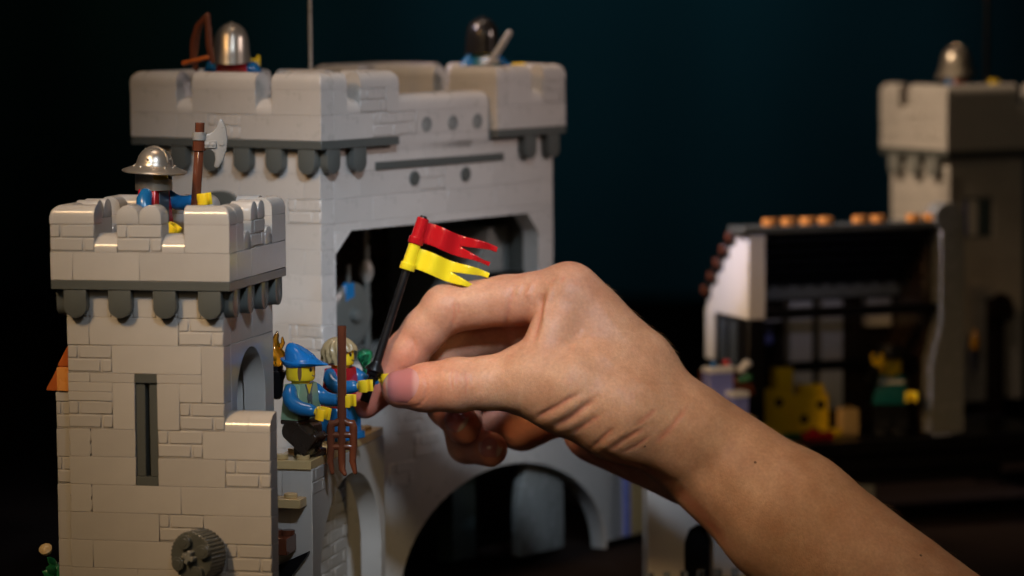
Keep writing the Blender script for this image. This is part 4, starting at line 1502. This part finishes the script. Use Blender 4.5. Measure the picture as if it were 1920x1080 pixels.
# small moles
for (mx_, my_, r_) in ((1416, 867, 0.55), (1208, 836, 0.5), (1727, 1040, 0.6)):
    i = np.argmin(np.hypot(px-mx_, py-my_)+1000*(g[:, 1] > -0.05))
    p = co2[i]; n_ = g[i]
    mm_ = Matrix.Translation(Vector(p)) @ Vector(n_).to_track_quat('Z', 'Y').to_matrix().to_4x4()
    o = put('mole', MB().lathe([(r_, -0.2), (r_*0.9, 0.05), (r_*0.4, 0.14), (0.01, 0.16)], 12, mm_).mesh('mole', 'brownink', 0, 80), None); o.parent = HAND
# ================================================================ half timbered inn on the right (open back towards us)
HR = math.radians(13.4+19)
hp_ = at(1404, 838, 1480)
IN = thing('timber_inn', 'half timbered toy inn with open back, white gable and orange studs on its roof ridge', 'toy inn', tuple(hp_), HR)
K = 4.33


def zz_(py): return (838-py)/K


def ib(name, x0, y0, z0, x1, y1, z1, mat, b=0.25, parent=None):
    return part(name, MB().box(x0, y0, z0, x1, y1, z1, b), mat, parent or IN)


W_, D_ = 92.0, 64.0
# white gable end: left side of the house, edge towards us
gp = [(0, zz_(598)), (0, zz_(430)), (13, zz_(440)), (46, zz_(570)), (48, zz_(598))]
mG = Matrix(((0, 0, 1, 0), (1, 0, 0, 0), (0, 1, 0, 0), (0, 0, 0, 1)))       # polygon (y, z), extruded along +x
part('gable_wall', MB().prism(gp, 8, mG), 'white', IN, 0.25, (0, 0, 0))
for k, (y, z) in enumerate(((15, 436), (22, 462), (29, 489), (36, 517), (43, 546))):
    o = part('roof_tile', MB().box(-1.2, y-1, zz_(z)-6, 88, y+7, zz_(z)-1.5, 0.3), 'dbrown', IN, 0)
    part('tile_edge', MB().box(-2.2, y+1, zz_(z)-4.5, -1.3, y+6, zz_(z)-0.8, 0.3), 'brown', o)
ib('ridge_plate', -3, -1.5, zz_(438), 102, 15.5, zz_(425), 'dgrey')
for px_ in (1447, 1483, 1520, 1555, 1622, 1658, 1728, 1762):
    x = (px_-1400)/K/math.cos(math.radians(19))
    part('stud', stud(MB(), x, 3.5, zz_(424), 3.3, 3.0), 'orange2', IN)
for k in range(5):
    ib('roof_rafter', 8.2, 4+7*k, zz_(452+22*k)-2.2, 87.5, 10.8+7*k, zz_(452+22*k)+1.2, 'black')
ib('right_wall', 87.8, 8.5, 0, 93, 46, zz_(440), 'dbrown')
part('roof_underlay', MB().prism([(15, zz_(428)), (17.5, zz_(428)), (48.5, zz_(548)), (46.5, zz_(552))], 80, mG), 'black', IN, 0, (8.1, 0, 0))
for k in range(5):
    ib('roof_batten', 8.3, 17+6.2*k, zz_(436+24*k)-6.4, 87.4, 19.5+6.2*k, zz_(436+24*k)-4.6, 'dgrey', 0.2)
ib('wall_plate', 8.2, 34, zz_(578), 92, 40, zz_(556), 'mgrey')
tri = MB()
for k in range(10):
    tri.prism([(0, 0), (7.0, 0), (3.5, 3.6)], 4, mY) if False else tri.prism([(9+8*k, zz_(556)), (15+8*k, zz_(556)), (12+8*k, zz_(545))], 5, Matrix(((1, 0, 0, 0), (0, 0, 1, 34.3), (0, 1, 0, 0), (0, 0, 0, 1))))
part('eaves_teeth', tri, 'mgrey', IN)
ib('corner_post', 0, 0, 0, 7.5, 7.5, zz_(600), 'black')
ib('tie_beam', 7.8, 1, zz_(600), 92, 7, zz_(582), 'black')
ib('back_wall', 8, 46, 0, 92, 52, zz_(578), 'dbrown')
for (x0, x1, z0, z1, m_) in ((17, 28, 600, 622, 'white'), (24, 35, 585, 702, 'white'), (39.5, 50, 585, 702, 'white'), (24, 35, 722, 800, 'white'), (39.5, 50, 722, 800, 'white'), (62, 74, 585, 640, 'white')):
    if x0 == 17:
        x0, x1 = 2.5+5, 20
    ib('wall_panel', x0+13, 40, zz_(z1), x1+13, 45.8, zz_(z0), m_)
for z in (712,):
    ib('timber_rail', 8.2, 39, zz_(z)-2, 92, 45.5, zz_(z)+2, 'black')
wn = ib('inn_window', 18, 40, zz_(690), 31, 45, zz_(630), 'black')
ib('pane', 24.5, 38.5, zz_(664), 28, 39.8, zz_(632), 'violet', 0.2, wn)
ib('inn_floor', -8, -2, -6, 150, 60, 0, 'black')
ib('inn_base', -6, 0, -14, 150, 60, -6.2, 'black')
# left side: post, dark window, shelf
ib('side_post', -0.5, 38, zz_(690), 6, 48, zz_(592), 'white')
ib('side_wall', 0.5, 8, zz_(700), 5.5, 38, zz_(600), 'black')
ib('side_sill', -5, 2, zz_(735), 7, 44, zz_(712), 'brown')
ib('side_panel', 0.2, 2, 0, 7, 44, zz_(738), 'white')
for y in (13, 25):
    ib('side_window', -0.3, y, zz_(690), 0.4, y+8, zz_(606), 'glass', 0.1)
# buttress at the right
bt = [(0, zz_(832)), (15, zz_(832)), (15, zz_(412)), (3.5, zz_(412)), (3.5, zz_(620)), (-1, zz_(700)), (-1, zz_(832))]
part('buttress', MB().prism(bt, 10, mY), 'mgrey', IN, 0.3, (87.5, -2, 0))
part('buttress_cap', MB().cyl((94.5, -2.2, zz_(418)), (94.5, 9, zz_(418)), 6.5, 6.5, 24, 0.3), 'mgrey', IN)
# lower storey behind the arm
ib('lower_wall', 30, 0, -48, 60, 8, -20, 'mgrey')
ib('lower_beam', -6, 2, -20, 118, 56, -14.3, 'black')

c_, s_ = math.cos(HR), math.sin(HR)


def hin(x, y, z):
    return (hp_[0]+x*c_-y*s_, hp_[1]+x*s_+y*c_, hp_[2]+z)


# things in the inn
ch = thing('yellow_block_stack', 'stack of yellow toy blocks with dark openings inside the inn', 'toy blocks', hin(16, 20, 0.1), HR)
for (x, z, w_, h_) in ((0, 2, 13.8, 20), (14, 2, 17, 17), (6, 22.1, 8, 9), (18, 19.1, 11, 4)):
    part('yellow_block', MB().box(x, 0, z, x+w_, 8, z+h_, 0.4), 'yellow', ch)
for (x, z) in ((17, 6), (5, 14), (25, 12)):
    part('dark_opening', MB().cyl((x+2, -0.1, z+2), (x+2, 0.6, z+2), 2.1, 2.1, 14), 'dbrown', ch)
part('cart_base', MB().box(-1, -1, 0, 33, 9, 1.9, 0.3), 'green', ch)
rb_ = thing('red_block', 'small red toy block lying before the yellow stack', 'toy block', hin(32, 8, 0.1), HR)
part('block_body', stud(MB().box(0, 0, 0, 12, 8, 3.2, 0.3), 4, 4, 3.2), 'red', rb_)
bc = thing('beige_block', 'pale beige toy block standing on the inn floor', 'toy block', hin(52, 16, 0.1), HR)
part('block_body', MB().box(0, 0, 0, 8, 8, 12, 0.4), 'tan', bc)
part('block_foot', MB().box(-4, 1, 0, -0.2, 6, 3, 0.3), 'yellow', bc)
t, tor, hk = figure('toy innkeeper in dark hat and teal jacket raising a yellow hand in the inn', hin(74, 14, 0.1), HR-0.3, 'teal', 'black', 'black', 'black', ra=95, la=30, head_turn=-25)
face(hk)
part('hat', MB().lathe([(0.01, 10.5), (6.0, 9.2), (8.6, 8.4), (8.7, 9.0), (6.0, 10.2), (5.4, 13.5), (0.01, 14)], 24), 'black', hk)
part('collar', MB().box(-5.5, -4.3, 23.0, 5.5, -3.5, 24.6, 0.3), 'whiteink', tor)
# stall goods left of the inn
for k, (px_, py_, D, w_, h_, m_, lab) in enumerate(((1346, 738, 1450, 11, 11.5, 'violet', 'blue violet toy block with pale top rising behind the forearm, larger of the two'),
                                                     (1382, 768, 1446, 7.5, 8, 'violet', 'small blue violet toy block with pale top next to the inn sill'))):
    q = at(px_, py_, D)
    t = thing('violet_block', lab, 'toy block', tuple(q), HR)
    part('block_body', MB().box(-w_/2, -4, -20, w_/2, 4, h_-2.5, 0.3), m_, t)
    part('block_top', MB().box(-w_/2-0.3, -4.3, h_-2.45, w_/2+0.3, 4.3, h_, 0.3), 'white', t)
q = at(1378, 706, 1452)
t = thing('flower_box', 'tiny toy flower pots with white blooms and green leaves beside the inn', 'flower pots', tuple(q), HR)
for (x, z, m_) in ((-6, 0, 'white'), (-2.5, 1.5, 'white'), (3, 1.0, 'white'), (5.5, 3.2, 'white')):
    part('bloom', MB().lathe([(0.5, 0), (2.4, 1.2), (2.2, 3.0), (0.05, 3.8)], 10), m_, t, 0, (x, 0, z))
for (x, z) in ((3.2, -3.2), (5.6, -2.6)):
    part('leaf', MB().lathe([(0.5, 0), (2.6, 1.2), (2.2, 3.0), (0.05, 3.8)], 8), 'green', t, 0, (x, 0, z))
part('pot', MB().box(-9.5, -2, -8.5, 8, 2, -3.3, 0.3), 'brown', t)
part('red_bud', MB().lathe([(0.5, 0), (2.0, 1.2), (1.6, 2.6), (0.05, 3.2)], 8), 'red', t, 0, (-3.5, 1, 4.5))
part('blue_stem', MB().cyl((-10, 0, -3), (-10, 0, 7), 1.5, 1.0, 10, 0.2), 'hatblue', t)

# ================================================================ square tower at the far right
tp0 = at(1775, 296, 1580)
TZ = tp0[2]
RT = thing('far_tower', 'blurred square grey toy tower with battlements at the right edge', 'castle tower', (tp0[0], tp0[1], GROUND), HR+0.14, None, (0, 0, TZ-GROUND))
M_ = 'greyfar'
fr = Face(RT, 0, 0, 0, M_)
lf = Face(RT, 0, 56, -PI/2, M_)
part('parapet_plate', MB().box(0, 0, 0, 64, 56, 3.18, 0.2), 'dgrey', RT)
part('tower_deck', MB().box(8, 8, 3.3, 56, 48, 9.3, 0.1), 'mgrey', RT)
fr.b(0, 64, 3.2, 4.8); lf.b(0, 48, 3.2, 4.8); fr.b(0, 32, 8.0); fr.b(32, 32, 8.0); fr.b(0, 40, 17.6); fr.q(40, 17.6); fr.b(48, 16, 17.6)
fr.cap(0, 40, 27.2, 'l'); fr.cap(48, 16, 27.2, 'r')
lf.p_(0, 8.0); lf.b(16, 16, 8.0); lf.p_(32, 8.0)
lf.b(0, 16, 17.6); lf.q(16, 17.6); lf.p_(24, 17.6); lf.b(40, 8, 17.6)
lf.cap(0, 16, 27.2, 'l'); lf.cap(24, 24, 27.2)
part('rear_parapet', MB().box(8, 48, 3.2, 64, 56, 31, 0.4), M_, RT)
for i in range(3):
    lf.tomb(6+16*i, -9.6, 'mgrey', 9.6, 5.6, True, 0.6, 'corbel', 8.2)
lb = Face(RT, 5, 54, -PI/2, M_)
fb = Face(RT, 5, 5, 0, M_)
for k in range(1, 13):
    z = -9.6*k
    if k in (4, 5):
        lb.p_(0, z); lb.course(16, 49, z)
    else:
        lb.course(0, 49, z)
    if k in (2, 3, 4):
        fb.course(25, 42, z) if k > 2 else fb.course(0, 42, z)
        if k > 2: fb.b(0, 5, z)
    elif k in (6, 7):
        fb.b(0, 10, z); fb.p_(10, z); fb.b(26, 16, z)
    else:
        fb.course(0, 42, z) if k < 8 else (fb.b(0, 21, z), fb.b(37, 5, z))
arch_ = MB().prism([(21, 0), (37, 0)]+[(29+8*math.cos(a), 12*math.sin(a)) for a in np.linspace(0, PI, 13)], 1.0, mY)
part('arch_recess', arch_, 'dbrown', RT, 0, (5, 4.4, -76.6))
part('recess_back', MB().box(26, 16, TZ*-1+GROUND, 43, 18, -67.3, 0.1), 'dbrown', RT)
part('tower_side', MB().box(13.1, 49.5, -115, 47, 54, 0, 0.1), M_, RT)
part('window_frame', MB().box(10.4, 6, -38.2, 29.8, 7.5, -19.4, 0.2), 'mgrey', RT)
for (x, m_) in ((11, 'violet'), (16.5, 'white'), (23, 'slate')):
    part('window_pane', MB().box(x, 5.2, -37, x+4.4, 5.9, -20.5, 0.2), m_, RT)
tq = at(1829, 660, 1585)
lt = thing('wall_torch', 'small orange toy flame in the dark archway of the far tower', 'torch', tuple(tq), HR)
part('torch_holder', MB().lathe([(0.9, -9), (2.2, 0), (2.2, 1.0)], 12), 'black', lt)
part('flame', MB().lathe([(1.6, 1.05), (2.4, 3), (1.9, 6.5), (0.8, 9.5), (0.05, 11)], 12), 'flame', lt)
q = at(1785, 178, 1605)
t, tor, hg = figure('blurred toy guard in a silver helmet on the far right tower', (q[0]+2, q[1], TZ+9.4), HR+0.6, 'red', 'blue', 'dbrown', 'dbrown', ra=30, la=50)
face(hg); sallet(hg)
q = at(1850, 160, 1600)
t = thing('toy_spear', 'dark toy spear standing upright beside the far guard', 'spear', tuple(q), 0)
part('spear_shaft', MB().tube([(0, 0, -8), (0, 0, 42)], [1.4, 1.3], 10), 'black', t)
part('spear_head', MB().lathe([(1.2, 41), (2.0, 43), (1.4, 47), (0.05, 52)], 10), 'brown', t)

# ================================================================ pale outbuilding at the bottom
q = at(1215, 1078, 1350)
OB = thing('white_cottage', 'pale toy cottage wall with a dark arched window under the forearm', 'toy cottage', (q[0], q[1], GROUND), HR-0.1, None, (0, 0, q[2]-GROUND))
m1 = MB().prism(arch_poly(0, -1, 0, 1, 0, 0, 0, 0)[:0]+[(0, -20), (15, -20), (15, 1), (15, 12), (17, 17.5), (21, 19.5), (25, 17.5), (27, 12), (27, 1), (27.01, -20), (40, -20), (40, 40), (0, 40)], 8, mY)
part('cottage_wall', m1, 'white', OB, 0.2)
part('window_opening', MB().box(14.5, 5, -19, 27.5, 7.5, 21, 0.2), 'black', OB)
part('cottage_sill', MB().box(-6, -12, -14, 44, -0.2, -2, 0.3), 'tan', OB)
for k in range(6):
    part('glass_stud', stud(MB(), -1+7*k, -6, -2, 1.6, 4.0), 'glass', OB)

# ================================================================ things stored in the keep's hall
c_k, s_k = math.cos(KR), math.sin(KR)


def kin(x, y, z):
    return (K0[0]+x*c_k-y*s_k, K0[1]+x*s_k+y*c_k, K0[2]+z)


for k, (y, z, r_, m_, lab) in enumerate(((30, -66, 10, 'dgrey', 'round dark grey toy shield hanging in the hall left of the flag lance'),
                                          (52, -68, 13, 'dgrey', 'round dark grey toy shield hanging in the hall behind the flag lance'))):
    t = thing('round_shield', lab, 'shield', kin(-28, y, z), KR)
    d = MB().lathe([(0.01, 2.4), (2.5, 2.3), (3, 1.2), (r_*0.7, 0.9), (r_-1, 0.4), (r_, -0.4), (r_-1, -1.4), (0.01, -1.0)], 30, Matrix.Rotation(PI/2, 4, 'Y'))
    part('shield_disc', d, m_, t)
    part('shield_boss', MB().lathe([(0.01, 4.0), (2.0, 3.4), (3.0, 1.6), (3.0, 1.0)], 20, Matrix.Rotation(PI/2, 4, 'Y')), 'dgrey', t)
t = thing('blue_banner', 'blue toy banner between the round shields in the dark hall', 'banner', kin(-28, 50, -60), KR)
part('banner_cloth', MB().box(-1, -3, -5, 1, 3, 5, 0.4), 'blue', t)
part('banner_rod', MB().cyl((0, 0, -38), (0, 0, 12), 1.0, 1.0, 10), 'dgrey', t)
for (y, lab) in ((28, 'dark toy spear leaning in the hall nearest the window edge'), (64, 'dark toy spear standing in the hall beyond the first shield')):
    t = thing('hall_spear', lab, 'spear', kin(-30, y, -86), KR)
    part('spear_shaft', MB().cyl((0, 0, 0), (0, 0, 52), 1.5, 1.5, 10), 'dgrey', t)
    part('spear_head', MB().lathe([(1.5, 30), (3.0, 33), (3.0, 36), (1.5, 39)], 10), 'axe', t)
part('hall_stair', MB().prism([(0, 0), (40, 0), (40, 48), (28, 48)], 20, mR), 'mgrey', KP, 0.2, (-20, 106, -86))
t = thing('black_white_piece', 'black and white toy piece peeking out above the knuckle', 'toy ornament', kin(-14, 134, -70), KR)  # small black and white piece of unknown kind, no lamp
part('base', MB().box(-4, -6, -16, 4, 6, 8, 0.4), 'white', t)
part('top', MB().box(-4.5, -5, 8.1, 4.5, 9, 14, 0.4), 'black', t)
t = thing('treasure_chest', 'plain brown toy chest on the hall floor behind the villagers', 'chest', kin(-30, 34, -86), KR)
part('chest_body', MB().box(-6, -8, 0, 6, 8, 8, 0.4), 'brown', t)
part('chest_lid', MB().box(-6.3, -8.3, 8.1, 6.3, 8.3, 11, 0.6), 'brown', t)
# pale ledge behind the villagers
part('ledge', MB().box(-3.9, 8, -91, 6, 60, -85.5, 0.4), 'white', KP)
for o in [o for o in bpy.data.objects if o.type == 'MESH']:
    pass
